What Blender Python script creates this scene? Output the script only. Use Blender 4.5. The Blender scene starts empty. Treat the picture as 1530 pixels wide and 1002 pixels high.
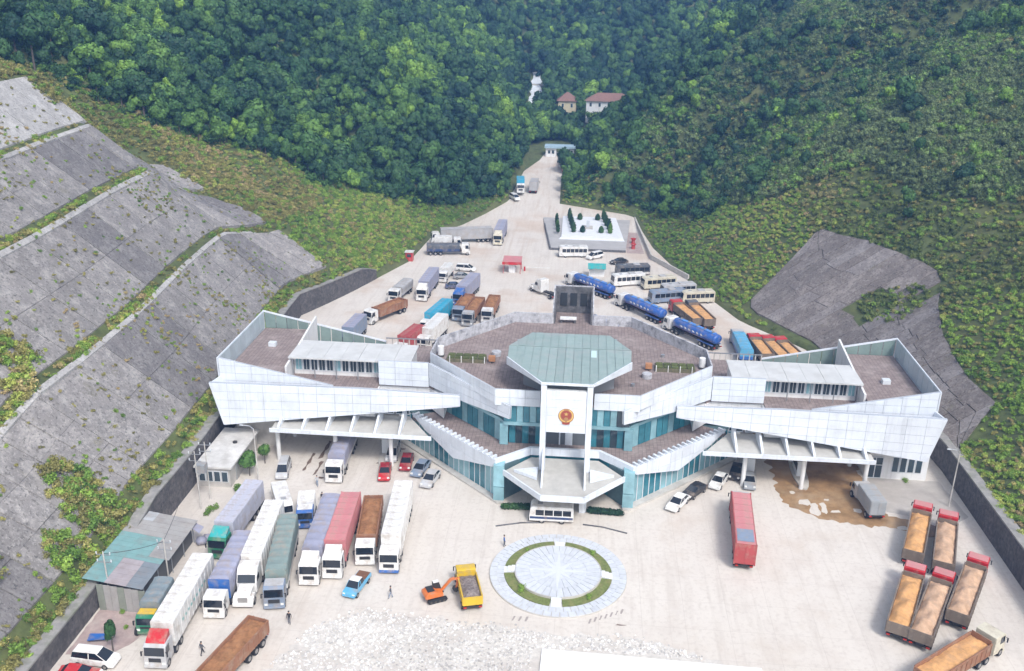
import bpy, bmesh, math, random
import numpy as np
from mathutils import Vector, Matrix, noise as mnoise
R = math.radians
random.seed(7)
rng = np.random.default_rng(11)
scene = bpy.context.scene
COL = scene.collection

# ---------------------------------------------------------------- camera
cam_data = bpy.data.cameras.new('camera')
cam = bpy.data.objects.new('camera', cam_data)
COL.objects.link(cam)
scene.camera = cam
cam_data.sensor_width = 36
cam_data.lens = 36 * 1400 / 1530
cam_data.clip_start = 1
cam_data.clip_end = 3000
PITCH, YAW, ROLL = 0.3739774623766117, -0.07928419950115077, 0.01614533418126853
fw = Vector((math.sin(YAW)*math.cos(PITCH), math.cos(YAW)*math.cos(PITCH), -math.sin(PITCH)))
rt = Vector((math.cos(YAW), -math.sin(YAW), 0))
up = rt.cross(fw)
r2 = rt*math.cos(ROLL)+up*math.sin(ROLL)
u2 = up*math.cos(ROLL)-rt*math.sin(ROLL)
m = Matrix((r2, u2, -fw)).transposed().to_4x4()
m.translation = Vector((1.5584282643045555, -113.9538483818383, 70.0))
cam.matrix_world = m

# ---------------------------------------------------------------- light
world = bpy.data.worlds.new('World')
scene.world = world
world.use_nodes = True
nt = world.node_tree
sky = nt.nodes.new('ShaderNodeTexSky')
sky.sky_type = 'NISHITA'
sky.sun_disc = False
SUN_EL, SUN_AZ = R(50), R(150)       # azimuth measured clockwise from +Y (the way the camera looks)
sky.sun_elevation = SUN_EL
sky.sun_rotation = SUN_AZ
sky.dust_density = 3.0
sky.air_density = 1.0
nt.nodes['Background'].inputs[1].default_value = 0.15
hs_ = nt.nodes.new('ShaderNodeHueSaturation')        # high thin cloud: the sky light is nearly neutral
hs_.inputs['Saturation'].default_value = .42
nt.links.new(sky.outputs[0], hs_.inputs['Color'])
nt.links.new(hs_.outputs[0], nt.nodes['Background'].inputs[0])
sd = bpy.data.lights.new('sun', 'SUN')
sd.energy = 1.5
sd.angle = R(12)
sd.color = (1.0, 0.96, 0.91)
sun = bpy.data.objects.new('sun', sd)
COL.objects.link(sun)
sv = Vector((math.sin(SUN_AZ)*math.cos(SUN_EL), math.cos(SUN_AZ)*math.cos(SUN_EL), math.sin(SUN_EL)))
sun.rotation_euler = sv.to_track_quat('Z', 'Y').to_euler()
sun.location = sv*200
scene.view_settings.view_transform = 'Standard'
scene.view_settings.look = 'None'
scene.view_settings.gamma = 1
scene.view_settings.use_curve_mapping = False
scene.view_settings.exposure = 0.78
scene.cycles.volume_step_rate = 8
scene.cycles.volume_max_steps = 64
scene.cycles.max_bounces = 6
scene.cycles.volume_bounces = 0

# ---------------------------------------------------------------- object helpers
def tag(o, label=None, cat=None, group=None, kind=None):
    if label: o['label'] = label
    if cat: o['category'] = cat
    if group: o['group'] = group
    if kind: o['kind'] = kind
    return o
def link(name, mesh, parent=None, loc=None, rot=None, **k):
    o = bpy.data.objects.new(name, mesh)
    COL.objects.link(o)
    if parent is not None: o.parent = parent
    if loc is not None: o.location = loc
    if rot is not None: o.rotation_euler = rot
    return tag(o, **k)
def thing(name, label, cat, loc=(0,0,0), rz=0, group=None, kind=None):
    return link(name, None, None, loc, (0,0,rz), label=label, cat=cat, group=group, kind=kind)

class MB:
    def __init__(s): s.v = []; s.f = []
    def add(s, vs, fs):
        n = len(s.v); s.v += [tuple(p) for p in vs]; s.f += [tuple(i+n for i in f) for f in fs]; return s
    def box(s, x0, x1, y0, y1, z0, z1):
        vs = [(x,y,z) for z in (z0,z1) for (x,y) in ((x0,y0),(x1,y0),(x1,y1),(x0,y1))]
        return s.add(vs, [(3,2,1,0),(4,5,6,7),(0,1,5,4),(1,2,6,5),(2,3,7,6),(3,0,4,7)])
    def prism(s, pts, z0, z1):                      # plan polygon (ccw) between heights
        n = len(pts)
        zz0 = z0 if hasattr(z0, '__len__') else [z0]*n
        zz1 = z1 if hasattr(z1, '__len__') else [z1]*n
        area = sum(pts[i][0]*pts[(i+1)%n][1]-pts[(i+1)%n][0]*pts[i][1] for i in range(n))
        if area < 0: pts = pts[::-1]; zz0 = zz0[::-1]; zz1 = zz1[::-1]
        vs = [(p[0],p[1],z) for p,z in zip(pts,zz0)]+[(p[0],p[1],z) for p,z in zip(pts,zz1)]
        return s.add(vs, [tuple(range(n))[::-1], tuple(range(n,2*n))]+[(i,(i+1)%n,n+(i+1)%n,n+i) for i in range(n)])
    def slab(s, poly, off):                         # 3-D polygon thickened by vector off
        n = len(poly); off = Vector(off)
        a = [Vector(p) for p in poly]; b = [p+off for p in a]
        return s.add(a+b, [tuple(range(n))[::-1], tuple(range(n,2*n))]+[(i,(i+1)%n,n+(i+1)%n,n+i) for i in range(n)])
    def side(s, prof, y0, y1, iny=0):               # (x,z) profile extruded across y
        n = len(prof)
        vs = [(x,y0,z) for x,z in prof]+[(x,y1,z) for x,z in prof]
        return s.add(vs, [tuple(range(n)), tuple(range(n,2*n))[::-1]]+[(i,n+i,n+(i+1)%n,(i+1)%n) for i in range(n)])
    def cyl(s, p0, p1, r0, r1=None, n=10):
        r1 = r0 if r1 is None else r1
        p0, p1 = Vector(p0), Vector(p1); d = (p1-p0).normalized()
        a = d.orthogonal().normalized(); b = d.cross(a)
        vs = [p0+(a*math.cos(t)+b*math.sin(t))*r0 for t in [2*math.pi*i/n for i in range(n)]]
        vs += [p1+(a*math.cos(t)+b*math.sin(t))*r1 for t in [2*math.pi*i/n for i in range(n)]]
        return s.add(vs, [tuple(range(n))[::-1], tuple(range(n,2*n))]+[(i,(i+1)%n,n+(i+1)%n,n+i) for i in range(n)])
    def tube(s, pts, r, n=6):
        for a, b in zip(pts, pts[1:]): s.cyl(a, b, r, r, n)
        return s
    def wallp(s, p, q, z0, z1, t):                  # wall between two plan points, z0/z1 may be pairs
        p, q = Vector(p), Vector(q); d = (q-p).normalized(); nrm = Vector((d.y,-d.x))*t
        z0 = z0 if hasattr(z0,'__len__') else (z0,z0); z1 = z1 if hasattr(z1,'__len__') else (z1,z1)
        return s.prism([p, q, q-nrm, p-nrm], [z0[0],z0[1],z0[1],z0[0]], [z1[0],z1[1],z1[1],z1[0]])
    def mesh(s, name, mat, bevel=0, smooth=False, fix=True):
        me = bpy.data.meshes.new(name)
        me.from_pydata(s.v, [], s.f)
        if fix or bevel:
            bm = bmesh.new(); bm.from_mesh(me)
            if fix: bmesh.ops.recalc_face_normals(bm, faces=bm.faces)
            if bevel: bmesh.ops.bevel(bm, geom=bm.edges[:], offset=bevel, segments=2, affect='EDGES', profile=.6)
            bm.to_mesh(me); bm.free()
        for mm in (mat if isinstance(mat, (list,tuple)) else [mat]): me.materials.append(mm)
        if smooth:
            me.polygons.foreach_set('use_smooth', [True]*len(me.polygons))
        return me
    def obj(s, name, mat, parent=None, bevel=0, smooth=False, **k):
        return link(name, s.mesh(name, mat, bevel, smooth), parent, **k)
CACHE = {}
def cmesh(key, fn):
    if key not in CACHE: CACHE[key] = fn()
    return CACHE[key]

# ---------------------------------------------------------------- materials
def mat(name, col, rough=.7, metal=0, spec=.5, var=0, nscale=1.0, ndark=0, dirt=None, dirt_amt=0, dscale=.2, bump=0, bscale=20, rnd=0, coords='Object', alpha=1, detail=6, streak=0):
    key = ('m', name)
    if key in CACHE: return CACHE[key]
    M = bpy.data.materials.new(name); M.use_nodes = True
    t = M.node_tree; N = t.nodes; L = t.links; b = N['Principled BSDF']
    b.inputs['Roughness'].default_value = rough; b.inputs['Metallic'].default_value = metal
    b.inputs['Specular IOR Level'].default_value = spec
    tc = N.new('ShaderNodeTexCoord')
    def nz(scale, det=6):
        n = N.new('ShaderNodeTexNoise'); n.inputs['Scale'].default_value = scale; n.inputs['Detail'].default_value = det; n.inputs['Roughness'].default_value = .65
        if coords == 'World':
            g = N.new('ShaderNodeNewGeometry'); L.new(g.outputs['Position'], n.inputs['Vector'])
        else: L.new(tc.outputs[coords], n.inputs['Vector'])
        return n
    cur = None
    c = N.new('ShaderNodeRGB'); c.outputs[0].default_value = (*col, 1); cur = c.outputs[0]
    def mix(fac, a, bcol, typ='MIX'):
        mx = N.new('ShaderNodeMix'); mx.data_type = 'RGBA'; mx.blend_type = typ
        if hasattr(fac, 'links') or not isinstance(fac, (int, float)): L.new(fac, mx.inputs[0])
        else: mx.inputs[0].default_value = fac
        L.new(a, mx.inputs[6])
        if isinstance(bcol, tuple): mx.inputs[7].default_value = (*bcol, 1)
        else: L.new(bcol, mx.inputs[7])
        return mx.outputs[2]
    def ramp(src, a, b_):
        r = N.new('ShaderNodeMapRange'); r.inputs[1].default_value = a; r.inputs[2].default_value = b_; L.new(src, r.inputs[0]); return r.outputs[0]
    def scale(src, k):
        mm = N.new('ShaderNodeMath'); mm.operation = 'MULTIPLY'; L.new(src, mm.inputs[0]); mm.inputs[1].default_value = k; return mm.outputs[0]
    if var:
        n = nz(nscale, detail)
        r = N.new('ShaderNodeMapRange'); r.inputs[1].default_value = .3; r.inputs[2].default_value = .7
        r.inputs[3].default_value = 1-var; r.inputs[4].default_value = 1+var*.6
        L.new(n.outputs['Fac'], r.inputs[0])
        cb = N.new('ShaderNodeCombineColor')
        for i in range(3): L.new(r.outputs[0], cb.inputs[i])
        cur = mix(1.0, cur, cb.outputs[0], 'MULTIPLY')
    if dirt:
        n = nz(dscale)
        cur = mix(scale(ramp(n.outputs['Fac'], .48, .68), dirt_amt), cur, dirt)
    if streak:                                        # rain streaks running down the face
        g = N.new('ShaderNodeNewGeometry'); mp = N.new('ShaderNodeMapping'); mp.inputs['Scale'].default_value = (1.3,1.3,.09); L.new(g.outputs['Position'], mp.inputs[0])
        n = N.new('ShaderNodeTexNoise'); n.inputs['Scale'].default_value = 1.6; n.inputs['Detail'].default_value = 7; L.new(mp.outputs[0], n.inputs['Vector'])
        cur = mix(scale(ramp(n.outputs['Fac'], .52, .78), streak), cur, tuple(x*.5 for x in col))
    if rnd:
        oi = N.new('ShaderNodeObjectInfo')
        r = N.new('ShaderNodeMapRange'); r.inputs[3].default_value = 1-rnd; r.inputs[4].default_value = 1+rnd
        L.new(oi.outputs['Random'], r.inputs[0])
        cb = N.new('ShaderNodeCombineColor')
        for i in range(3): L.new(r.outputs[0], cb.inputs[i])
        cur = mix(1.0, cur, cb.outputs[0], 'MULTIPLY')
    L.new(cur, b.inputs['Base Color'])
    if bump:
        n = nz(bscale); bp = N.new('ShaderNodeBump'); bp.inputs['Strength'].default_value = bump; bp.inputs['Distance'].default_value = .1
        L.new(n.outputs['Fac'], bp.inputs['Height']); L.new(bp.outputs[0], b.inputs['Normal'])
    if alpha < 1: b.inputs['Alpha'].default_value = alpha
    CACHE[key] = M
    return M
def paint(name, col, rough=.35, dirt=(.36,.29,.23), amt=.6):
    return mat('paint_'+name, col, rough, var=.14, nscale=.6, dirt=dirt, dirt_amt=amt, dscale=.9, rnd=.05)

white = mat('white_cladding', (.74,.79,.86), .4, var=.07, nscale=.25, dirt=(.50,.53,.57), dirt_amt=.4, dscale=.35, coords='World', rnd=.03, streak=.35)
white_wall = mat('white_render', (.78,.79,.8), .7, var=.08, nscale=.5, dirt=(.5,.48,.45), dirt_amt=.35, dscale=.5, coords='World', streak=.6)
joint = mat('panel_backing', (.42,.46,.52), .6)
concrete = mat('grey_concrete', (.42,.40,.38), .85, var=.25, nscale=.7, dirt=(.18,.17,.16), dirt_amt=.5, dscale=.35, bump=.3, bscale=3, coords='World')
conc_light = mat('light_concrete', (.55,.53,.50), .85, var=.2, nscale=.6, dirt=(.3,.28,.26), dirt_amt=.5, dscale=.4, bump=.2, coords='World')
conc_dark = mat('stained_concrete', (.16,.16,.17), .9, var=.5, nscale=1.2, dirt=(.05,.05,.05), dirt_amt=.7, dscale=.5, bump=.4, bscale=4, coords='World')
conc_stain = mat('weathered_parapet', (.52,.53,.57), .85, var=.3, nscale=1.8, dirt=(.14,.14,.16), dirt_amt=.8, dscale=.8, bump=.2, coords='World')
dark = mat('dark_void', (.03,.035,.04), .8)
steel = mat('grey_steel', (.4,.42,.45), .45, metal=.6, var=.1)
asphalt_dark = mat('dark_rubber', (.03,.03,.032), .9)
# ---------------------------------------------------------------- lie of the land
LY = [-140,0,20,45,70,78,87,112,138,160,173,200,219,260,320,420,700]
LX = [-53,-53,-54,-57,-58.5,-55,-51.5,-43,-41,-29,-23,-21,-19.5,-23,-27,-30,-30]
RY = [-140,-20,18,40,64,78,100,133,161,163.5,172,200,240,262,290,330,380,700]
RX = [57,57,57,53,46,35.5,28,19.8,16.2,14.5,-7,-7.5,-6,-5,8,45,60,60]
def XL(Y): return np.interp(Y, LY, LX)
def XR(Y): return np.interp(Y, RY, RX)
def z0(Y): return np.interp(Y, [-200,150,230,262,330,420,560,760], [0,0,7.5,10,26,60,118,190])
LWY = [-140,-30,-20,-12,24,34,60,92,100,700]; LWH = [2.8,2.8,3.4,5,5,5,5,4,.8,.5]
RWY = [-140,40,60,80,100,700]; RWH = [5.2,4,1.2,.8,.5,.5]
def fbm(x, y, s, seed=0.0):
    v = 0
    for k, (fx, fy, ph) in enumerate(((1,.3,.1),(-.4,1,1.7),(.8,.9,3.1),(1.9,-1.2,.7),(-2.3,1.6,2.2),(3.7,2.9,5.1),(4.3,-3.9,1.1))):
        v = v + np.sin((x*fx+y*fy)/s+ph+seed+1.3*np.sin((x*fy-y*fx)/s*.7+seed))/(1.2**k*(1+k*.6))
    return v/2.2
def profL(d, Y):                       # height above the toe of the left hill
    w = np.interp(Y, LWY, LWH)
    ben = w+np.interp(d, [0,.6,.9,2,14,16,27.5,29.5,37.9,39.7,49,60,100,180,330], [-3,-.1,0,.3,13.5,14,26,26.6,34.8,35.4,44.5,51,82,138,200])
    smo = w+np.interp(d, [0,.6,30,60,100,180,330], [-.8,0,24,47,77,125,170])
    k = np.clip((Y-66)/14, 0, 1)
    z = ben*(1-k)+smo*k
    z = np.where(d<.6, np.interp(d,[0,.6],[0,1])*(w+0*d), z)
    rough = np.clip((d-50)/25, 0, 1)*(1-k)+np.clip(d/25,0,1)*k
    return z+rough*(2.6*fbm(d, Y, 13)+8*fbm(d, Y, 38, 2.))*np.clip(d/30,0,1)
def profR(d, Y):
    w = np.interp(Y, RWY, RWH)
    bank = np.clip(1-np.abs(Y-168)/8, 0, 1)
    z = w+np.interp(d, [0,.6,.9,2,60,140,330], [0,0,.0,.4,42,96,185])*(1-.25*bank)
    z = np.where(d<.6, np.interp(d,[0,.6],[0,1])*(w+0*d), z)
    conc = np.clip(1-np.abs(Y-52)/50, 0, 1)*np.clip(1-(d-40)/20,0,1)
    rough = np.clip(d/25,0,1)*(1-np.clip(conc*3,0,1))
    return z+rough*(1.6*fbm(d, Y, 12, 4.)+7*fbm(d, Y, 36, 1.)*np.clip(d/40,0,1))
def height(X, Y):
    X = np.asarray(X, float); Y = np.asarray(Y, float)
    xl, xr = XL(Y), XR(Y)
    zl = np.where(X < xl, profL(np.maximum(xl-X, 0), Y), 0)
    zr = np.where(X > xr, profR(np.maximum(X-xr, 0), Y), 0)
    return z0(Y)+np.maximum(zl, zr)
def grid_mesh(name, P, mt, smooth=True):
    ny, nx = P.shape[:2]
    idx = np.arange(ny*nx).reshape(ny, nx)
    q = np.stack([idx[:-1,:-1], idx[:-1,1:], idx[1:,1:], idx[1:,:-1]], -1).reshape(-1,4)
    me = bpy.data.meshes.new(name)
    me.from_pydata(P.reshape(-1,3).tolist(), [], q.tolist())
    bm = bmesh.new(); bm.from_mesh(me); bmesh.ops.recalc_face_normals(bm, faces=bm.faces)
    if sum(f.normal.z for f in bm.faces) < 0: bmesh.ops.reverse_faces(bm, faces=bm.faces)
    bm.to_mesh(me); bm.free()
    me.materials.append(mt)
    me.polygons.foreach_set('use_smooth', [smooth]*len(me.polygons))
    return me
soil = mat('hillside_soil', (.10,.125,.042), .95, var=.5, nscale=.5, dirt=(.16,.145,.06), dirt_amt=.5, dscale=.06, bump=.6, bscale=2, coords='World')

# yard, road: pale dusty concrete with slab joints, tyre marks and mud film
def yard_material():
    M = bpy.data.materials.new('pale_dusty_concrete'); M.use_nodes = True
    t = M.node_tree; N = t.nodes; L = t.links; b = N['Principled BSDF']
    b.inputs['Roughness'].default_value = .9
    g = N.new('ShaderNodeNewGeometry')
    def noise(s, d=6, v=None, rough=.6):
        n = N.new('ShaderNodeTexNoise'); n.inputs['Scale'].default_value = s; n.inputs['Detail'].default_value = d; n.inputs['Roughness'].default_value = rough
        L.new(v or g.outputs['Position'], n.inputs['Vector']); return n.outputs['Fac']
    def mr(src, a, b_, c=0, d=1):
        r = N.new('ShaderNodeMapRange'); L.new(src, r.inputs[0])
        for i, v in enumerate((a, b_, c, d)): r.inputs[i+1].default_value = v
        return r.outputs[0]
    def mix(f, a, bb):
        mx = N.new('ShaderNodeMix'); mx.data_type = 'RGBA'; L.new(f, mx.inputs[0])
        for s, v in ((6,a),(7,bb)):
            if isinstance(v, tuple): mx.inputs[s].default_value = (*v, 1)
            else: L.new(v, mx.inputs[s])
        return mx.outputs[2]
    c = mix(mr(noise(.03,4), .35, .65), (.60,.55,.495), (.655,.615,.565))
    c = mix(mr(noise(.25,8), .5, .8, 0, .7), c, (.53,.475,.43))
    c = mix(mr(noise(1.8,8), .5, .85, 0, .7), c, (.42,.37,.33))
    sep = N.new('ShaderNodeSeparateXYZ'); L.new(g.outputs['Position'], sep.inputs[0])
    # slab joints every 5 m
    def math_(op, a, b_=None):
        mm = N.new('ShaderNodeMath'); mm.operation = op
        for i, v in enumerate((a, b_)):
            if v is None: continue
            if isinstance(v, (int, float)): mm.inputs[i].default_value = v
            else: L.new(v, mm.inputs[i])
        return mm.outputs[0]
    for ax in ('X', 'Y'):
        f = math_('ABSOLUTE', math_('SUBTRACT', math_('FRACT', math_('DIVIDE', sep.outputs[ax], 5.0)), .5))
        c = mix(mr(f, .488, .5, 0, .3), c, (.33,.29,.26))
    # long tyre streaks along the road behind the building
    mp = N.new('ShaderNodeMapping'); mp.inputs['Scale'].default_value = (.9,.02,1); L.new(g.outputs['Position'], mp.inputs[0])
    st = mr(noise(1.0, 5, mp.outputs[0]), .5, .75, 0, .5)
    mp2 = N.new('ShaderNodeMapping'); mp2.inputs['Scale'].default_value = (.5,.05,1); mp2.inputs['Rotation'].default_value = (0,0,.5); L.new(g.outputs['Position'], mp2.inputs[0])
    c = mix(mr(noise(1.3, 6, mp2.outputs[0]), .52, .72, 0, .5), c, (.50,.45,.405))
    mp3 = N.new('ShaderNodeMapping'); mp3.inputs['Scale'].default_value = (1.1,.06,1); mp3.inputs['Rotation'].default_value = (0,0,-.15); L.new(g.outputs['Position'], mp3.inputs[0])
    c = mix(mr(noise(1.0, 6, mp3.outputs[0]), .56, .74, 0, .45), c, (.46,.41,.365))
    c = mix(mr(noise(.09, 7, None, .7), .55, .68, 0, .4), c, (.50,.42,.35))
    back = mr(sep.outputs['Y'], 95, 130)
    c = mix(math_('MULTIPLY', st, back), c, (.44,.34,.27))
    brown = mr(noise(.045, 6), .5, .62, 0, .45)
    c = mix(math_('MULTIPLY', brown, mr(sep.outputs['Y'], 40, 60)), c, (.50,.37,.28))
    L.new(c, b.inputs['Base Color'])
    bp = N.new('ShaderNodeBump'); bp.inputs['Strength'].default_value = .25; bp.inputs['Distance'].default_value = .05
    L.new(noise(4, 8), bp.inputs['Height']); L.new(bp.outputs[0], b.inputs['Normal'])
    return M
yard_mat = yard_material()
ys = np.unique(np.concatenate([np.arange(-200,150,25), np.arange(150,430,5), np.arange(430,760,15)])).astype(float)
xs = np.arange(-400, 401, 20.0)
P = np.zeros((len(ys), len(xs), 3)); P[...,0] = xs[None]; P[...,1] = ys[:,None]; P[...,2] = z0(ys)[:,None]-.02
link('ground', grid_mesh('ground', P, soil), kind='structure')
ys2 = ys[(ys >= -140) & (ys <= 232)]
P = np.zeros((len(ys2)*3, 3, 3)); yy = np.interp(np.linspace(0,1,len(ys2)*3), np.linspace(0,1,len(ys2)), ys2)
for i, y in enumerate(yy):
    a, b_ = XL(y)-.4, XR(y)+.4
    if y > 205: a = max(a, XL(y)+ (y-205)*.25)
    P[i,:,0] = (a, (a+b_)/2, b_); P[i,:,1] = y; P[i,:,2] = z0(y)
link('yard_and_road', grid_mesh('yard_and_road', P, yard_mat), kind='structure')

dd = np.concatenate([[0,.6,.9,2,5,8,11,14,16,19,22,25,27.5,29.5,33,37.9,39.7,43,46,49,52], np.arange(54,130,2.5), np.arange(130,340,10)])
yy = np.concatenate([np.arange(-140,150,3), np.arange(150,300,2), np.arange(300,700,5)]).astype(float)
D, Yg = np.meshgrid(dd, yy)
P = np.stack([XL(Yg)-D, Yg, z0(Yg)+profL(D, Yg)], -1)
link('left_hillside', grid_mesh('left_hillside', P, soil), kind='structure')
P = np.stack([XR(Yg)+D, Yg, z0(Yg)+profR(D, Yg)], -1)
link('right_hillside', grid_mesh('right_hillside', P, soil), kind='structure')
# mountain closing the valley
X_, Y_ = np.meshgrid(np.arange(-330,331,15.), np.arange(560,760,15.))
P = np.stack([X_, Y_, z0(Y_)+8*fbm(X_, Y_, 40)], -1)
link('mountain', grid_mesh('mountain', P, soil), kind='structure')

# ------------------------------------------------- concrete facing of the cut slopes
def slope_concrete(name, base, light, darkc):
    M = bpy.data.materials.new(name); M.use_nodes = True
    t = M.node_tree; N = t.nodes; L = t.links; b = N['Principled BSDF']; b.inputs['Roughness'].default_value = .95; b.inputs['Specular IOR Level'].default_value = .2
    g = N.new('ShaderNodeNewGeometry')
    def layer(cur, scale, lo, hi, amt, col, det=8, rough=.7):
        n = N.new('ShaderNodeTexNoise'); n.inputs['Scale'].default_value = scale; n.inputs['Detail'].default_value = det; n.inputs['Roughness'].default_value = rough
        mp = N.new('ShaderNodeMapping'); mp.inputs['Location'].default_value = (scale*7, scale*3, 0); L.new(g.outputs['Position'], mp.inputs[0]); L.new(mp.outputs[0], n.inputs['Vector'])
        r = N.new('ShaderNodeMapRange'); r.inputs[1].default_value = lo; r.inputs[2].default_value = hi; r.inputs[4].default_value = amt; L.new(n.outputs['Fac'], r.inputs[0])
        mx = N.new('ShaderNodeMix'); mx.data_type = 'RGBA'; L.new(r.outputs[0], mx.inputs[0])
        if isinstance(cur, tuple): mx.inputs[6].default_value = (*cur, 1)
        else: L.new(cur, mx.inputs[6])
        mx.inputs[7].default_value = (*col, 1); return mx.outputs[2], n
    c, _ = layer(base, .12, .4, .65, .8, tuple(x*.8 for x in base), 4)
    c, _ = layer(c, .35, .48, .62, .75, light, 10, .8)
    c, _ = layer(c, 1.1, .56, .66, .8, light, 8, .75)
    c, _ = layer(c, .5, .56, .7, .75, darkc, 10, .8)
    c, nn = layer(c, 2.4, .54, .62, .8, darkc, 6, .7)
    c, _ = layer(c, 3.1, .57, .65, .7, light, 5, .7)
    c, _ = layer(c, .28, .60, .72, .55, (.15,.14,.07), 8)
    oi = N.new('ShaderNodeObjectInfo'); r = N.new('ShaderNodeMapRange'); r.inputs[3].default_value = .93; r.inputs[4].default_value = 1.07; L.new(oi.outputs['Random'], r.inputs[0])
    cb = N.new('ShaderNodeCombineColor')
    for i in range(3): L.new(r.outputs[0], cb.inputs[i])
    mx = N.new('ShaderNodeMix'); mx.data_type = 'RGBA'; mx.blend_type = 'MULTIPLY'; mx.inputs[0].default_value = 1; L.new(c, mx.inputs[6]); L.new(cb.outputs[0], mx.inputs[7]); L.new(mx.outputs[2], b.inputs['Base Color'])
    bp = N.new('ShaderNodeBump'); bp.inputs['Strength'].default_value = .6; bp.inputs['Distance'].default_value = .12; L.new(nn.outputs['Fac'], bp.inputs['Height']); L.new(bp.outputs[0], b.inputs['Normal'])
    return M
slab_mat = slope_concrete('weathered_slope_concrete', (.265,.25,.245), (.44,.42,.41), (.11,.105,.10))
slab_dark = slope_concrete('damp_slope_concrete', (.195,.183,.185), (.32,.31,.305), (.09,.085,.085))
slab_pale = slope_concrete('pale_slope_concrete', (.40,.39,.385), (.55,.54,.53), (.22,.21,.20))
slab_brown = slope_concrete('brown_stained_concrete', (.20,.175,.165), (.34,.31,.295), (.085,.072,.065))
slab_grey = slope_concrete('grey_stained_concrete', (.245,.22,.215), (.38,.355,.345), (.10,.09,.085))
def on_hill(d, Y, off=0, side='L'):
    pr, xe, s = (profL, XL, -1) if side == 'L' else (profR, XR, 1)
    return Vector((float(xe(Y))+s*d, Y, float(z0(Y)+pr(np.array(float(d)), np.array(float(Y))))+off))
def hill_slab(quad, th, mt, name, parent, side='L', lift=.05):
    n = 6 if side == 'R' or quad[0][1] > 54 else 1
    A, B = [], []                                     # the two long edges, following the ground
    for i in range(n+1):
        f = i/n
        a = (quad[0][0]+(quad[3][0]-quad[0][0])*f, quad[0][1]+(quad[3][1]-quad[0][1])*f)
        b_ = (quad[1][0]+(quad[2][0]-quad[1][0])*f, quad[1][1]+(quad[2][1]-quad[1][1])*f)
        A.append(on_hill(*a, th+lift, side)); B.append(on_hill(*b_, th+lift, side))
    dn = Vector((0,0,-th-.4)); m_ = MB()
    V = A+B+[p+dn for p in A]+[p+dn for p in B]; k_ = n+1; F = []
    for i in range(n):
        F += [(i,i+1,k_+i+1,k_+i), (2*k_+i,3*k_+i,3*k_+i+1,2*k_+i+1), (i,2*k_+i,2*k_+i+1,i+1), (k_+i,k_+i+1,3*k_+i+1,3*k_+i)]
    F += [(0,k_,3*k_,2*k_), (n,2*k_+n,3*k_+n,k_+n)]
    m_.add(V, F)
    return m_.obj(name, mt, parent)
cs = thing('concrete_slope_facing', 'tall terraced slope faced with weathered grey concrete slabs left of the border building', 'retaining slope', tuple(on_hill(2, 0)), 0)
def add_child(parent, o):
    o.parent = parent; o.matrix_parent_inverse = Matrix.Translation(-Vector(parent.location)) if parent.rotation_euler.z == 0 else parent.matrix_world.inverted()
rs = random.Random(5)
overgrown = [(-18,6,7),(-26,4.5,6),(-7,20,6),(-13,14,5),(78,50,5)]
tiers = [(3.4,13.7,2,0),(16.3,27.0,2,3.7),(29.8,37.6,2,1.6),(39.9,48.6,2,5.0)]
for ti, (d0, d1, rows, ph) in enumerate(tiers):
    y = -62+ph; ci = 0
    while y < 84:
        lat = y < -14 and ti < 2; w_ = rs.uniform(4.0, 5.0) if (lat or y > 58) else rs.uniform(8.2, 10.4); big = ci % 2 == 0; rows_ = rows+1 if lat else rows
        for r in range(rows_):
            a = d0+(d1-d0)*r/rows_; b_ = d0+(d1-d0)*(r+1)/rows_
            gap = .025; gy = .34 if big else .04
            ym = y+w_/2; sk = .4
            if ym > 84 or (ti == 3 and ym > (70 if r == 0 else 61)): continue
            quad = [(a+gap, y+gy/2+sk*(d0+9-a)), (a+gap, y+w_-gy/2+sk*(d0+9-a)), (b_-gap, y+w_-gy/2+sk*(d0+9-b_)), (b_-gap, y+gy/2+sk*(d0+9-b_))]
            quad = [(d_, min(q, 83.5-max(0,(d_-30))*.0)) for d_, q in quad]
            mt = slab_mat
            if ti == 3 and 20 < ym < 66: mt = slab_pale
            elif (int(y//18)+ti*2) % 3 == 0: mt = slab_dark
            hill_slab(quad, .2+rs.uniform(-.04,.06), mt, 'slab', cs, 'L', .05 if ym < 60 else .32)
        if ti < 3 and ym < (78, 79, 62)[ti]:                                     # pale lip along the head of each terrace
            hill_slab([(d1+.0, y+.1), (d1+.0, y+w_-.1), (d1+.7, y+w_-.1), (d1+.7, y+.1)], .42+rs.uniform(-.06,.08), slab_pale, 'coping', cs)
        y += w_; ci += 1
for o in bpy.data.objects:
    if o.parent == cs: o.matrix_parent_inverse = Matrix.Translation(-cs.location)

# right-hand facing: long strips running down the slope
cr = thing('concrete_slope_facing', 'smaller streaked concrete slope facing behind the right wing of the building', 'retaining slope', tuple(on_hill(3, 60, 0, 'R')), 0)
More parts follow.
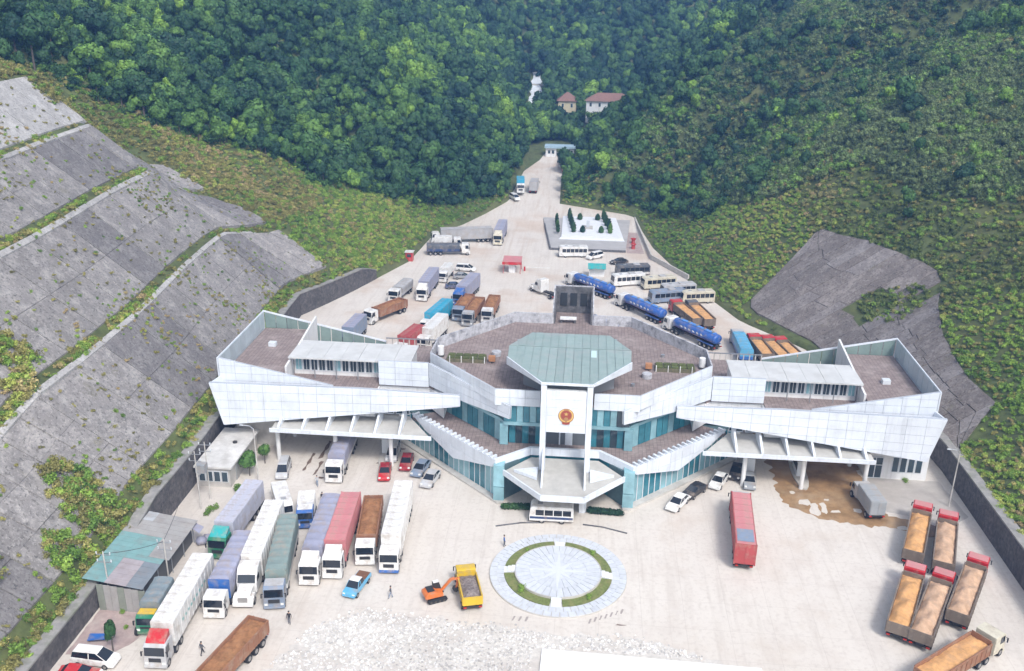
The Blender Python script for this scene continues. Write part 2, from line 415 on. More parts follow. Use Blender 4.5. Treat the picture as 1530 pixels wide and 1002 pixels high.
# outline in (Y, d): upper limit for every Y
def dtop_R(Y): return float(np.interp(Y, [16,21,30,38,44,54,60,66,73,81,93], [1.5,8.5,9,10.5,12.5,17.5,21.5,24,25,25.5,23]))
def dbot_R(Y): return float(np.interp(Y, [15,60,83,93], [.9,1.2,3.5,22]))
y = 15.0
while y < 92:
    w_ = rs.uniform(1.8, 3.6)
    cuts = [0, rs.uniform(.3,.42), rs.uniform(.6,.72), 1]
    for k in range(3):
        f0, f1 = cuts[k], cuts[k+1]
        q = []
        for (yy_, f) in ((y+.05, f0), (y+w_-.05, f0), (y+w_-.05, f1), (y+.05, f1)):
            yc = min(yy_, 92.8); q.append((dbot_R(yc)+(dtop_R(yc)-dbot_R(yc))*f+(.05 if f == f0 else -.05), yc))
        ym, dm = y+w_/2, (q[0][0]+q[2][0])/2
        if ((ym-62)/5.5)**2+((dm-15)/3.5)**2 < 1: continue        # the washed-out, overgrown hole
        if abs(q[2][0]-q[0][0]) < .8: continue
        hill_slab(q, .25+rs.uniform(-.05,.08), rs.choice([slab_brown,slab_brown,slab_grey,slab_brown,slab_grey]), 'slab', cr, 'R')
    y += w_
for o in bpy.data.objects:
    if o.parent == cr: o.matrix_parent_inverse = Matrix.Translation(-cr.location)

# masonry retaining walls at the foot of both slopes
masonry = mat('dark_rubble_masonry', (.13,.12,.12), .95, var=.6, nscale=1.6, dirt=(.05,.05,.05), dirt_amt=.6, dscale=.3, bump=1, bscale=2.5, coords='World')
cap_mat = mat('wall_top_concrete', (.30,.29,.28), .9, var=.3, nscale=.9, dirt=(.16,.18,.10), dirt_amt=.6, dscale=.5, coords='World')
def toe_wall(label, xe, s, ya, yb, hfun, step=4.0):
    t = thing('retaining_wall', label, 'retaining wall', (float(xe(ya)), ya, 0))
    ysv = np.arange(ya, yb+.1, step)
    body, cap = MB(), MB()
    x0, y0 = t.location.x, t.location.y
    for a, b_ in zip(ysv, ysv[1:]):
        for mb, i0, i1, zo0, zo1 in ((body, -.12, .8, -.5, .1), (cap, -.22, 1.25, .1, .34)):
            pa, pb = float(xe(a)), float(xe(b_)); ha, hb = float(hfun(a)), float(hfun(b_))
            pts = [(pa-s*i0*-1-x0, a-y0), (pb-s*i0*-1-x0, b_-y0), (pb+s*i1-x0, b_-y0), (pa+s*i1-x0, a-y0)]
            lo = [-.5]*4 if mb is body else [ha+.1, hb+.1, hb+.1, ha+.1]
            hi = [ha+.1, hb+.1, hb+.1, ha+.1] if mb is body else [ha+.34, hb+.34, hb+.34, ha+.34]
            mb.prism(pts, lo, hi)
    body.obj('masonry_face', masonry, t); cap.obj('coping', cap_mat, t)
    return t
hL = lambda Y: np.interp(Y, LWY, LWH)+z0(Y); hR = lambda Y: np.interp(Y, RWY, RWH)+z0(Y)
toe_wall('long dark masonry wall at the foot of the left slope, beside the parked trucks', XL, -1, -80, 28, hL)
toe_wall('curved dark masonry wall on the left behind the building, under the grassy slope', XL, -1, 52, 98, hL, 3)
toe_wall('long dark masonry wall at the foot of the right slope, beside the red dump trucks', XR, 1, -80, 32, hR)
# ---------------------------------------------------------------- the border building
def tile_material():
    M = bpy.data.materials.new('brown_roof_tiles'); M.use_nodes = True
    t = M.node_tree; N = t.nodes; L = t.links; b = N['Principled BSDF']; b.inputs['Roughness'].default_value = .9
    g = N.new('ShaderNodeNewGeometry')
    br = N.new('ShaderNodeTexBrick'); br.inputs['Scale'].default_value = 1; br.inputs['Brick Width'].default_value = .55; br.inputs['Row Height'].default_value = .55
    br.inputs['Mortar Size'].default_value = .03; br.offset = 0
    br.inputs['Color1'].default_value = (.235,.185,.175,1); br.inputs['Color2'].default_value = (.31,.25,.235,1); br.inputs['Mortar'].default_value = (.15,.125,.12,1)
    L.new(g.outputs['Position'], br.inputs['Vector'])
    n = N.new('ShaderNodeTexNoise'); n.inputs['Scale'].default_value = .35; n.inputs['Detail'].default_value = 8; L.new(g.outputs['Position'], n.inputs['Vector'])
    r = N.new('ShaderNodeMapRange'); r.inputs[1].default_value = .5; r.inputs[2].default_value = .75; r.inputs[4].default_value = .65; L.new(n.outputs['Fac'], r.inputs[0])
    mx = N.new('ShaderNodeMix'); mx.data_type = 'RGBA'; L.new(r.outputs[0], mx.inputs[0]); L.new(br.outputs['Color'], mx.inputs[6]); mx.inputs[7].default_value = (.42,.36,.34,1)
    n2 = N.new('ShaderNodeTexNoise'); n2.inputs['Scale'].default_value = 1.3; n2.inputs['Detail'].default_value = 8; L.new(g.outputs['Position'], n2.inputs['Vector'])
    r2_ = N.new('ShaderNodeMapRange'); r2_.inputs[1].default_value = .5; r2_.inputs[2].default_value = .8; r2_.inputs[4].default_value = .6; L.new(n2.outputs['Fac'], r2_.inputs[0])
    mx2 = N.new('ShaderNodeMix'); mx2.data_type = 'RGBA'; L.new(r2_.outputs[0], mx2.inputs[0]); L.new(mx.outputs[2], mx2.inputs[6]); mx2.inputs[7].default_value = (.15,.12,.115,1)
    L.new(mx2.outputs[2], b.inputs['Base Color'])
    return M
tiles = tile_material()
glass = mat('teal_glass', (.04,.20,.26), .12, spec=.8, var=.35, nscale=.5, coords='World')
glass_pale = mat('curtained_teal_glass', (.24,.44,.50), .2, spec=.8, var=.25, nscale=.6, coords='World', rnd=.12)
glass_dark = mat('dark_window_glass', (.035,.06,.075), .1, spec=.8, var=.4, nscale=.5, coords='World')
green_glass = mat('green_parapet_glass', (.22,.30,.28), .25, var=.25, nscale=.4, coords='World')
frame_m = mat('window_frame', (.62,.66,.70), .5)
roof_teal = mat('faded_green_sheet_roof', (.29,.38,.37), .6, var=.12, nscale=.6, dirt=(.33,.34,.34), dirt_amt=.6, dscale=.3, coords='World', rnd=.06)
chas_b = mat('dark_stand', (.06,.06,.06), .8)
gold = mat('emblem_gold', (.42,.23,.10), .6)
red_em = mat('emblem_red', (.34,.07,.05), .6)
B_ = thing('border_building', 'large white border gate building with two wedge shaped wings and a central tower', 'building', (0,0,0))
def bo(mb, name, mt, parent=None, **k): return mb.obj(name, mt, parent or B_, **k)

def clip(poly, a, b, c):                              # keep a*u+b*v <= c
    out = []
    for i in range(len(poly)):
        p, q = poly[i], poly[(i+1)%len(poly)]
        fp, fq = a*p[0]+b*p[1]-c, a*q[0]+b*q[1]-c
        if fp <= 0: out.append(p)
        if (fp < 0 < fq) or (fq < 0 < fp):
            t = fp/(fp-fq); out.append((p[0]+(q[0]-p[0])*t, p[1]+(q[1]-p[1])*t))
    return out
def poly_area(p): return abs(sum(p[i][0]*p[(i+1)%len(p)][1]-p[(i+1)%len(p)][0]*p[i][1] for i in range(len(p))))/2
def fascia(name, poly3, th, inner, pw=2.6, ph=1.35, mt=None, back=True):
    """backing board + separate cladding panels on a planar polygon; th: thickness away from the viewer"""
    P3 = [Vector(p) for p in poly3]
    o = P3[0]; fp = max(P3, key=lambda p: (p-o).xy.length); u = (fp-o); u.z = 0; u.normalize()
    far = max(P3, key=lambda p: abs(p.z-o.z))
    if abs(far.z-o.z) < .01: far = P3[1]
    n = u.cross(far-o).normalized()
    if n.y > 0: n = -n
    v = n.cross(u); 
    if v.z < 0: v = -v
    uv = [((p-o).dot(u), (p-o).dot(v)) for p in P3]
    bk = bo(MB().slab([p-n*.06 for p in P3], -n*th), name, joint if back else (mt or white))
    inn = bo(MB().slab([p-n*(th+.063) for p in P3], -n*.04), 'inner_lining', inner)
    u0, u1 = min(p[0] for p in uv), max(p[0] for p in uv); v0, v1 = min(p[1] for p in uv), max(p[1] for p in uv)
    nu, nv = max(1, round((u1-u0)/pw)), max(1, round((v1-v0)/ph)); du, dv = (u1-u0)/nu, (v1-v0)/nv; g = .028
    # convex pieces only
    for i in range(nu):
        for j in range(nv):
            a0, a1, b0, b1 = u0+i*du+g, u0+(i+1)*du-g, v0+j*dv+g, v0+(j+1)*dv-g
            cell = [(a0,b0),(a1,b0),(a1,b1),(a0,b1)]
            q = uv; 
            q = clip(q, -1,0,-a0); q = q and clip(q, 1,0,a1); q = q and clip(q, 0,-1,-b0); q = q and clip(q, 0,1,b1)
            if not q or len(q) < 3 or poly_area(q) < .05: continue
            pts = [o+u*x+v*y for x, y in q]
            off = random.uniform(-.006,.006)
            pm = MB().slab([p+n*off for p in pts], -n*.055).obj('facade_panel', mt or white, bk)
    return bk
def mir(s, pts): return [(s*p[0], *p[1:]) for p in pts]

for s in (-1, 1):
    # --- wing: floor slabs, body, lane columns
    bo(MB().prism(mir(s, [(18.6,12.2),(21.3,15.7),(29,15.7),(29,11.6),(52.2,11.6),(52.2,31.7),(20.5,31.7),(18.6,22)]), 6.35, 9.7), 'wing_body', white_wall)
    bo(MB().prism(mir(s, [(20.6,14.9),(21.4,15.72),(29.2,15.72),(29.2,11.5),(43.6,11.5),(43.6,31.8),(21.4,31.8),(20.6,24)]), 9.704, 10.0), 'terrace_floor', tiles)
    bo(MB().prism(mir(s, [(43.605,11.5),(52.35,11.5),(52.35,31.8),(43.605,31.8)]), 9.704, 12.0), 'terrace_floor', tiles)
    # gap between the two wedges
    bo(MB().prism(mir(s, [(17.5,10.3),(52.0,8.75),(52.0,11.1),(29.3,11.45),(19.5,11.45)]), 9.2, 9.55), 'ledge', conc_light)
    # front wedge
    fascia('front_wedge', mir(s, [(15.8,10.0,11.3),(15.8,10.0,9.55),(51.3,8.0,5.5),(52.95,8.0,12.3),(30.6,9.17,12.0)]), .5, white_wall)
    # end cheek of the front wedge
    bo(MB().slab(mir(s, [(52.86,8.05,12.28),(51.25,8.05,5.5),(51.2,11.6,5.9),(52.5,11.6,12.0)]), (-s*.25,0,0)), 'end_cheek', white)
    # upper wedge
    fascia('upper_wedge', mir(s, [(35.2,11.2,11.3),(35.2,11.2,11.0),(52.5,11.2,10.2),(52.5,11.2,15.0)]), .3, white_wall)
    # outer side wall, cladding seen from inside as pale glass
    sw = bo(MB().slab(mir(s, [(52.75,11.25,15.0),(52.75,11.25,10.2),(52.75,32.2,10.2),(52.75,32.2,15.0)]), (-s*.18,0,0)), 'side_parapet', white)
    for k in range(9):
        y0_ = 11.6+k*2.25
        bo(MB().slab(mir(s, [(52.56,y0_+.05,14.85),(52.56,y0_+.05,12.1),(52.56,y0_+2.2,12.1),(52.56,y0_+2.2,14.85)]), (-s*.05,0,0)), 'glass_panel', mat('pale_parapet_glass', (.47,.55,.60), .3, var=.15, nscale=.5, coords='World', rnd=.08), sw)
    # sloping rear parapet of glass panels with posts
    def ztop(x): return 10.4+(15-10.4)*(x-31.5)/(52.6-31.5)
    rp = bo(MB().slab(mir(s, [(31.5,32.1,10.45),(31.5,32.1,10.2),(52.75,32.1,14.8),(52.75,32.1,15.05)]), (0,.25,0)), 'rear_parapet_rail', white)
    xs_ = np.linspace(31.5, 52.5, 12)
    for a, b_ in zip(xs_, xs_[1:]):
        lo = 9.9 if a < 43.3 else 11.9
        if ztop(b_)-lo < .5: continue
        bo(MB().slab(mir(s, [(a+.06,32.16,lo),(b_-.06,32.16,lo),(b_-.06,32.16,ztop(b_)-.25),(a+.06,32.16,ztop(a)-.25)]), (0,.06,0)), 'glass_panel', green_glass, rp)
    # partition between the two terrace levels
    bo(MB().prism(mir(s, [(43.25,14.6),(43.55,14.6),(43.55,31.7),(43.25,31.7)]), [10.004]*4, [12.6,12.6,14.6,14.6]), 'partition_wall', white_wall)
    # penthouse on the terrace
    ph = bo(MB().prism(mir(s, [(24.6,18.0),(43.1,18.0),(43.1,23.2),(24.6,23.2)]), 10.004, 13.2), 'penthouse_wall', white_wall)
    for k in range(7):
        a = 24.3+k*(43.55-24.3)/7; b_ = a+(43.55-24.3)/7
        bo(MB().prism(mir(s, [(a+.02,16.4),(b_-.02,16.4),(b_-.02,23.6),(a+.02,23.6)]), 13.2, 13.42+.015*(k%2)), 'roof_sheet', mat('pale_roof_sheet', (.60,.61,.61), .6, var=.12, nscale=.5, dirt=(.4,.39,.38), dirt_amt=.4, coords='World', rnd=.03))
    for k in range(11):
        a = 29.4+k*1.24
        fr = bo(MB().box(min(s*a,s*(a+1.1)), max(s*a,s*(a+1.1)), 17.86, 17.99, 10.7, 13.0), 'window', frame_m if k%4 else white)
        MB().box(min(s*(a+.1),s*(a+.52)), max(s*(a+.1),s*(a+.52)), 17.84, 17.858, 10.85, 12.85).box(min(s*(a+.6),s*(a+1.0)), max(s*(a+.6),s*(a+1.0)), 17.84, 17.858, 10.85, 12.85).obj('pane', glass_dark if (k*7)%5 else glass_pale, fr)
    for k in range(5):
        bo(MB().cyl((s*(29.3+k*3.4),16.7,10), (s*(29.3+k*3.4),16.7,13.2), .09, n=8), 'post', steel)
    # rear balustrade beyond the penthouse
    rb = bo(MB().box(min(s*21.5,s*31.4), max(s*21.5,s*31.4), 31.5, 31.7, 11.15, 11.3), 'balustrade', steel)
    for k in range(11):
        x = s*(21.7+k*.96); MB().box(x-.08,x+.08,31.52,31.68,10,11.15).obj('baluster', conc_light, rb)
    # --- canopy over the lanes
    bo(MB().prism(mir(s, [(19.9,6.6),(43.6,6.6),(43.6,9.2),(43.6,13),(24,13)]), 5.62, 6.0), 'lane_canopy', mat('canopy_top', (.50,.49,.46), .85, var=.15, nscale=.6, dirt=(.3,.28,.26), dirt_amt=.4, coords='World'))
    bo(MB().prism(mir(s, [(19.6,6.35),(43.75,6.35),(43.75,6.58),(19.6,6.58)]), 5.55, 6.15), 'canopy_edge', white)
    for k in range(6):
        x = s*(24.4+k*3.62)
        bo(MB().slab([(x-.16,6.62,6.02),(x-.16,12.3,6.02),(x-.16,12.3,8.6),(x-.16,6.62,6.3)], (.32,0,0)), 'canopy_rib', white)
    for k in range(8):
        a = 24+k*2.4
        fr = bo(MB().box(min(s*a,s*(a+2.1)), max(s*a,s*(a+2.1)), 12.9, 13.05, 6.3, 8.6), 'window', frame_m)
        MB().box(min(s*(a+.1),s*(a+1.0)), max(s*(a+.1),s*(a+1.0)), 12.87, 12.899, 6.5, 8.4).box(min(s*(a+1.1),s*(a+2.0)), max(s*(a+1.1),s*(a+2.0)), 12.87, 12.899, 6.5, 8.4).obj('pane', glass_dark, fr)
    for x, y in ((26,8.2),(34.4,8.2),(43.2,8.2),(26,16),(34.4,16),(43.2,16),(26,29),(34.4,29),(43.2,29)):
        bo(MB().cyl((s*x,y,0), (s*x,y,5.62 if y < 13 else 6.35), .32, n=14), 'column', white_wall, smooth=False)
    # lane islands with booths
    for x in (27.5, 35.0):
        isl = bo(MB().prism([(s*x+1.1*math.cos(t)*(1), 13+5.2*math.sin(t)) for t in [k*math.pi/10 for k in range(20)]], .0, .22), 'lane_island', conc_light)
        bt = bo(MB().box(s*x-.65, s*x+.65, 11.4, 14.6, .22, 2.7), 'ticket_booth', frame_m, bevel=.05)
        MB().box(s*x-.67, s*x+.67, 11.5, 14.5, 1.15, 2.3).obj('window', glass_dark, bt)
    # end room
    ex0, ex1 = (44.6, 53.4) if s > 0 else (44.6, 51.2)
    rm = bo(MB().box(min(s*ex0,s*ex1), max(s*ex0,s*ex1), 12.6, 31.5, 0, 6.34), 'end_room', white_wall if s > 0 else conc_light)
    if s > 0:
        for k in range(4):
            a = 48.2+k*1.12
            fr = bo(MB().box(a, a+1.0, 12.5, 12.598, 1.2, 3.7), 'window', frame_m)
            MB().box(a+.1,a+.9,12.47,12.499,1.3,3.6).obj('pane', glass_dark, fr)
        dr = bo(MB().box(44.75,46.9,12.5,12.598,0.05,3.6), 'door', frame_m)
        for a in (44.85,45.9): MB().box(a,a+.9,12.47,12.499,.2,2.2).box(a,a+.9,12.47,12.499,2.35,3.45).obj('pane', glass_dark, dr)
    # --- middle block: ground-floor glass running back from the entrance
    g0, g1 = Vector((8.5,0.0)), Vector((25.2,16.3)); L_ = (g1-g0).length; ud = (g1-g0)/L_; nd = Vector((ud.y,-ud.x))
    bo(MB().prism(mir(s, [(8.4,.5),(8.9,.9),(25.0,16.6),(22,22),(4.9,22),(4.9,4.6)]), 0, 5.4), 'ground_floor_core', mat('dim_interior', (.10,.17,.19), .8, var=.3, nscale=.4))
    bo(MB().prism(mir(s, [(8.3,-.75),(9.2,-.85),(26.0,15.6),(25.2,16.6),(8.4,.4)]), 0, .32), 'plinth_step', conc_light)
    npn = 19
    for k in range(npn):
        p = g0+ud*(L_*k/npn+.06); q = g0+ud*(L_*(k+1)/npn-.06)
        bo(MB().wallp((s*p.x,p.y), (s*q.x,q.y), .32, 5.3, .09), 'curtain_glass', glass_pale if (k*5)%7 in (0,2,3,5) else glass)
    mu = MB()
    for k in range(npn+1):
        p = g0+ud*(L_*k/npn)+nd*.06
        mu.box(s*p.x-.06, s*p.x+.06, p.y-.06, p.y+.06, .32, 5.4)
    tk = bo(mu, 'mullions', frame_m); tk['kind'] = 'stuff'
    # glass corner pier
    for z_a, z_b in ((.32,2.4),(2.5,5.9)):
        bo(MB().box(min(s*8.25,s*9.75), max(s*8.25,s*9.75), -.35, 1.1, z_a, z_b), 'corner_glass', glass_pale, bevel=.03)
    # recess walls beside the entrance
    bo(MB().wallp((s*8.3,.9), (s*4.9,4.4), .2, 5.3, .1) if s < 0 else MB().wallp((s*4.9,4.4), (s*8.3,.9), .2, 5.3, .1), 'recess_glass', glass)
    # terrace over the ground floor
    bo(MB().prism(mir(s, [(0,4.3),(4.8,4.3),(9.3,.4),(10,.7),(23.7,13.3),(20.4,15.0),(20.0,24),(0,24)]), 5.45, 6.0), 'terrace_floor', tiles)
    # white lip of the terrace beside the tower
    bo(MB().prism(mir(s, [(0,4.15),(4.85,4.15),(9.5,.05),(9.9,.35),(5.0,4.62),(0,4.62)]), 5.35, 6.5), 'terrace_parapet', white)
    # lower slanting fin
    fascia('lower_fin', mir(s, [(9.75,.2,6.45),(9.95,.38,5.2),(16.4,6.32,2.95),(21.2,10.74,4.9),(23.75,13.1,6.5)]), .3, white_wall, pw=2.3, ph=1.6)
    tb = MB(); f0, f1 = Vector((9.9,.35)), Vector((23.7,13.05)); fu = (f1-f0).normalized(); fn = Vector((-fu.y, fu.x))
    for k in range(19):
        p = f0+(f1-f0)*((k+.5)/19)
        a, b_ = p+fu*.16, p-fu*.16; c_, d_ = b_+fn*1.1, a+fn*1.1
        tb.prism(mir(s, [tuple(a), tuple(b_), tuple(c_), tuple(d_)]), 6.02, 6.6)
    o = bo(tb, 'beam_ends', white); o['kind'] = 'stuff'
    # --- upper floors
    bo(MB().prism(mir(s, [(3.4,6.4),(8.0,6.4),(9.2,7.6),(20.2,18),(20.2,24),(3.4,24)]), 6.004, 9.3), 'loggia_core', mat('dim_interior', (.10,.17,.19), .8))
    bo(MB().prism(mir(s, [(3.3,5.3),(8.9,5.3),(9.5,6.4),(20.6,16.8),(20.6,24.5),(3.3,24.5)]), 9.35, 9.85), 'floor_band', glass_pale)
    bo(MB().prism(mir(s, [(3.3,5.6),(8.7,5.6),(9.3,6.7),(20.4,17.2),(20.4,24.2),(3.3,24.2)]), 9.86, 12.7), 'upper_core', mat('dim_interior', (.10,.17,.19), .8))
    for k in range(6):
        a = 3.4+k*.93
        bo(MB().box(min(s*a,s*(a+.86)), max(s*a,s*(a+.86)), 5.42, 5.5, 9.86, 12.65), 'curtain_glass', (glass_pale if k in (1,3) else glass) if not (s > 0 and k > 3) else glass_dark)
    for k in range(5):
        a = 3.5+k*.95
        bo(MB().box(min(s*a,s*(a+.88)), max(s*a,s*(a+.88)), 6.25, 6.32, 6.05, 9.3), 'curtain_glass', glass_dark if k%2 else glass)
    bo(MB().box(min(s*8.3,s*9.5), max(s*8.3,s*9.5), 5.6, 6.9, 6.02, 9.34), 'corner_glass', glass_pale, bevel=.03)
    h0, h1 = Vector((9.5,6.75)), Vector((20.4,17.0)); hl = (h1-h0).length; hu = (h1-h0)/hl
    for k in range(12):
        p, q = h0+hu*(hl*k/12+.05), h0+hu*(hl*(k+1)/12-.05)
        bo(MB().wallp((s*p.x,p.y),(s*q.x,q.y), 6.05, 9.3, .07), 'curtain_glass', glass if k%3 else glass_pale)
    # roof slab and parapets
    bo(MB().prism(mir(s, [(0,5.3),(10.1,5.3),(21.2,17.2),(21.0,23.3),(10.0,36.8),(0,36.8)]), 12.72, 13.2), 'roof_deck', tiles)
    bo(MB().prism(mir(s, [(20.45,17.0),(20.9,17.4),(20.9,23.3),(10.0,36.6),(3.4,36.6),(3.4,24.6),(20.0,24.6),(20.45,24.2)]), 9.87, 12.715), 'attic_wall', white_wall)
    fascia('front_parapet', mir(s, [(3.75,5.06,15.0),(3.75,5.06,12.5),(10.2,5.06,12.5),(10.2,5.06,15.0)]), .12, white_wall, pw=2.2, ph=1.25)
    fascia('diagonal_parapet', mir(s, [(10.22,5.08,15.0),(10.22,5.08,12.8),(21.4,17.1,12.8),(21.4,17.1,15.0)]), .12, white_wall, pw=2.7, ph=1.1)
    bo(MB().wallp(*( [(21.4*s,17.15),(21.25*s,23.5)] if s > 0 else [(21.25*s,23.5),(21.4*s,17.15)]), 12.9, 15.0, .22), 'side_parapet', conc_stain)
    for a, b_, n_ in (((21.25,23.55),(10.05,37),8),((10.02,37),(3.5,37),3)):
        for k in range(n_):
            p = Vector(a)+(Vector(b_)-Vector(a))*((k+.01)/n_); q = Vector(a)+(Vector(b_)-Vector(a))*((k+.99)/n_)
            pq = [(s*p.x,p.y),(s*q.x,q.y)]
            if s > 0: pq = pq[::1]
            else: pq = pq[::-1]
            bo(MB().wallp(pq[0], pq[1], 12.72, 15.0+random.uniform(-.02,.02), .3), 'rear_parapet', conc_stain)
    # upper slanting fin and its return over the terrace
    fascia('upper_fin', mir(s, [(7.95,3.95,12.95),(8.05,4.05,10.9),(15.6,10.42,10.25),(21.3,15.2,10.3),(21.3,15.2,14.0)]), .3, white_wall, pw=2.5, ph=1.3)
    fascia('terrace_band', mir(s, [(21.35,15.25,14.0),(21.35,15.25,10.0),(29.1,15.3,10.0),(29.1,15.3,14.0)]), .3, white_wall, pw=2.6, ph=1.0)
    # tower piers, rising from the entrance canopy
    bo(MB().box(min(s*2.72,s*3.5), max(s*2.72,s*3.5), .5, 2.4, 5.05, 17.98), 'tower_pier', white, bevel=.02)
    bo(MB().slab(mir(s, [(3.0,.48,5.06),(3.0,.48,8.6),(3.0,-4.4,5.1)]), (-s*.22,0,0)), 'pier_fin', white)
    bo(MB().prism(mir(s, [(3.6,-2.4),(6.9,-.5),(3.6,.6)]), 5.06, 5.5), 'canopy_wedge', white)
    # planters / water tanks and plant trays on the roof
    tr = bo(MB().box(min(s*13,s*19), max(s*13,s*19), 18.0, 20.2, 13.204, 13.75), 'roof_planter', mat('planter_olive', (.16,.15,.09), .9, var=.4, nscale=2, coords='World'))
    for k in range(5):
        a = 13.15+k*1.17
        for y_ in (18.15, 19.2): MB().box(min(s*a,s*(a+1.0)), max(s*a,s*(a+1.0)), y_, y_+.85, 13.751, 13.95).obj('planting_tray', mat('tray_soil', (.10,.12,.04), .95, var=.5, nscale=3, coords='World', rnd=.2), tr)
    for k in range(4):
        a = 13.1+k*1.8
        MB().box(s*a-.06,s*a+.06,17.9,17.99,13.21,14.3).obj('tray_post', white_wall, tr)

# green folded roof over the tower
fr = [(-3.4,.6,18.3),(3.4,.6,18.3),(8.8,9.6,18.0),(9.0,14.0,18.0),(5.9,19.7,18.0),(-5.9,19.7,18.0),(-9.0,14.0,18.0),(-8.8,9.6,18.0)]
gr = bo(MB().slab(fr[:], (0,0,-.3)), 'tower_roof', roof_teal)
ncol = 15
for k in range(ncol):
    x0_, x1_ = -8.9+k*17.8/ncol+.03, -8.9+(k+1)*17.8/ncol-.03
    for rowa, rowb in ((.6,13.9),(14.1,19.7)):
        q = [(p[0],p[1]) for p in fr]
        q = clip(q,-1,0,-x0_); q = q and clip(q,1,0,x1_); q = q and clip(q,0,-1,-rowa); q = q and clip(q,0,1,rowb)
        if q and len(q) > 2 and poly_area(q) > .1:
            MB().slab([(x,y,18.06+.3*(1-min(1,max(0,(y-.6)/9)))-.0+.02*(k%2)) for x,y in q], (0,0,-.05)).obj('roof_sheet', roof_teal, gr)
MB().box(3.1,3.9,10.6,13.2,18.1,18.14).obj('skylight', mat('skylight', (.55,.72,.72), .4), gr)
for a, b_, d0_, d1_ in (((-3.4,.6),(-8.85,9.6),.2,1.0),((8.85,9.6),(3.4,.6),1.0,.2)):
    a, b_ = Vector(a), Vector(b_)
    za, zb = (18.42,18.12) if abs(a.x) < 5 else (18.12,18.42)
    d = (b_-a).normalized(); n_ = Vector((d.y,-d.x))
    if n_.y > 0: n_ = -n_
    MB().slab([(a.x,a.y,za),(b_.x,b_.y,zb),(b_.x,b_.y,zb-d1_-.2),(a.x,a.y,za-d0_-.2)], (n_.x*.16,n_.y*.16,0)).obj('roof_fascia', white, gr)
MB().box(-3.5,3.5,.42,.6,18.1,18.42).obj('roof_fascia', white, gr)
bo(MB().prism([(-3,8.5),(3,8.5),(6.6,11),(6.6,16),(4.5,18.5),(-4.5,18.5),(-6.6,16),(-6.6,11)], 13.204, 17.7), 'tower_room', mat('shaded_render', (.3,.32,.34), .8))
# emblem board between the piers
eb = bo(MB().box(-2.71,2.71,.7,1.3,10.95,17.2), 'emblem_board', white_wall)
for i in range(3):
    for j in range(5):
        MB().box(-2.69+i*1.8,-2.69+i*1.8+1.77,.62,.695,10.97+j*1.247,10.97+j*1.247+1.22).obj('facade_panel', white, eb)
def ring_pts(cx, cz, r, n, ph=0, squash=1): return [(cx+r*math.cos(ph+2*math.pi*i/n), cz+r*squash*math.sin(ph+2*math.pi*i/n)) for i in range(n)]
em = bo(MB().add([(x,y,z) for y in (.615,.55) for x,z in ring_pts(0,13.55,1.22,28)], [tuple(range(28)), tuple(range(28,56))[::-1]]+[(i,28+i,28+(i+1)%28,(i+1)%28) for i in range(28)]), 'emblem', gold)
MB().add([(x,y,z) for y in (.548,.50) for x,z in ring_pts(0,13.68,.80,24)], [tuple(range(24)), tuple(range(24,48))[::-1]]+[(i,24+i,24+(i+1)%24,(i+1)%24) for i in range(24)]).obj('red_field', red_em, em)
star = [(( .36 if i%2==0 else .145)*math.sin(i*math.pi/5), 13.9+(.36 if i%2==0 else .145)*math.cos(i*math.pi/5)) for i in range(10)]
MB().add([(x,y,z) for y in (.497,.46) for x,z in star], [tuple(range(10)), tuple(range(10,20))[::-1]]+[(i,10+i,10+(i+1)%10,(i+1)%10) for i in range(10)]).obj('star', mat('star_yellow', (.62,.42,.14), .5), em)
gear = [((.34 if (i//2)%2 else .27)*math.cos(2*math.pi*i/24), 13.08+(.34 if (i//2)%2 else .27)*math.sin(2*math.pi*i/24)) for i in range(24)]
MB().add([(x,y,z) for y in (.497,.46) for x,z in gear], [tuple(range(24)), tuple(range(24,48))[::-1]]+[(i,24+i,24+(i+1)%24,(i+1)%24) for i in range(24)]).obj('gear', gold, em)
gl_ = MB()
for sgn in (-1,1):
    for k in range(14):                               # ears of rice curving up both sides
        t = -1.35+k*.185; cx_, cz_ = sgn*1.02*math.cos(t), 13.62+1.02*math.sin(t)
        dx, dz = -sgn*math.sin(t)*.14, math.cos(t)*.14; nx_, nz_ = sgn*math.cos(t)*.12, math.sin(t)*.12
        gl_.add([(cx_-dx,.545,cz_-dz),(cx_+nx_,.52,cz_+nz_),(cx_+dx,.545,cz_+dz),(cx_-nx_,.52,cz_-nz_)], [(0,1,2,3)])
gl_.obj('rice_ears', mat('ear_gold', (.80,.52,.16), .4), em)
rb_ = MB().slab([(-.62,.5,12.55),(-.1,.5,12.42),(.1,.5,12.42),(.62,.5,12.55),(.55,.5,12.2),(0,.5,12.1),(-.55,.5,12.2)], (0,-.04,0)); rb_.obj('ribbon', red_em, em)
em.scale = (.88,1,.88); em.location = (0,0,13.55*.12)
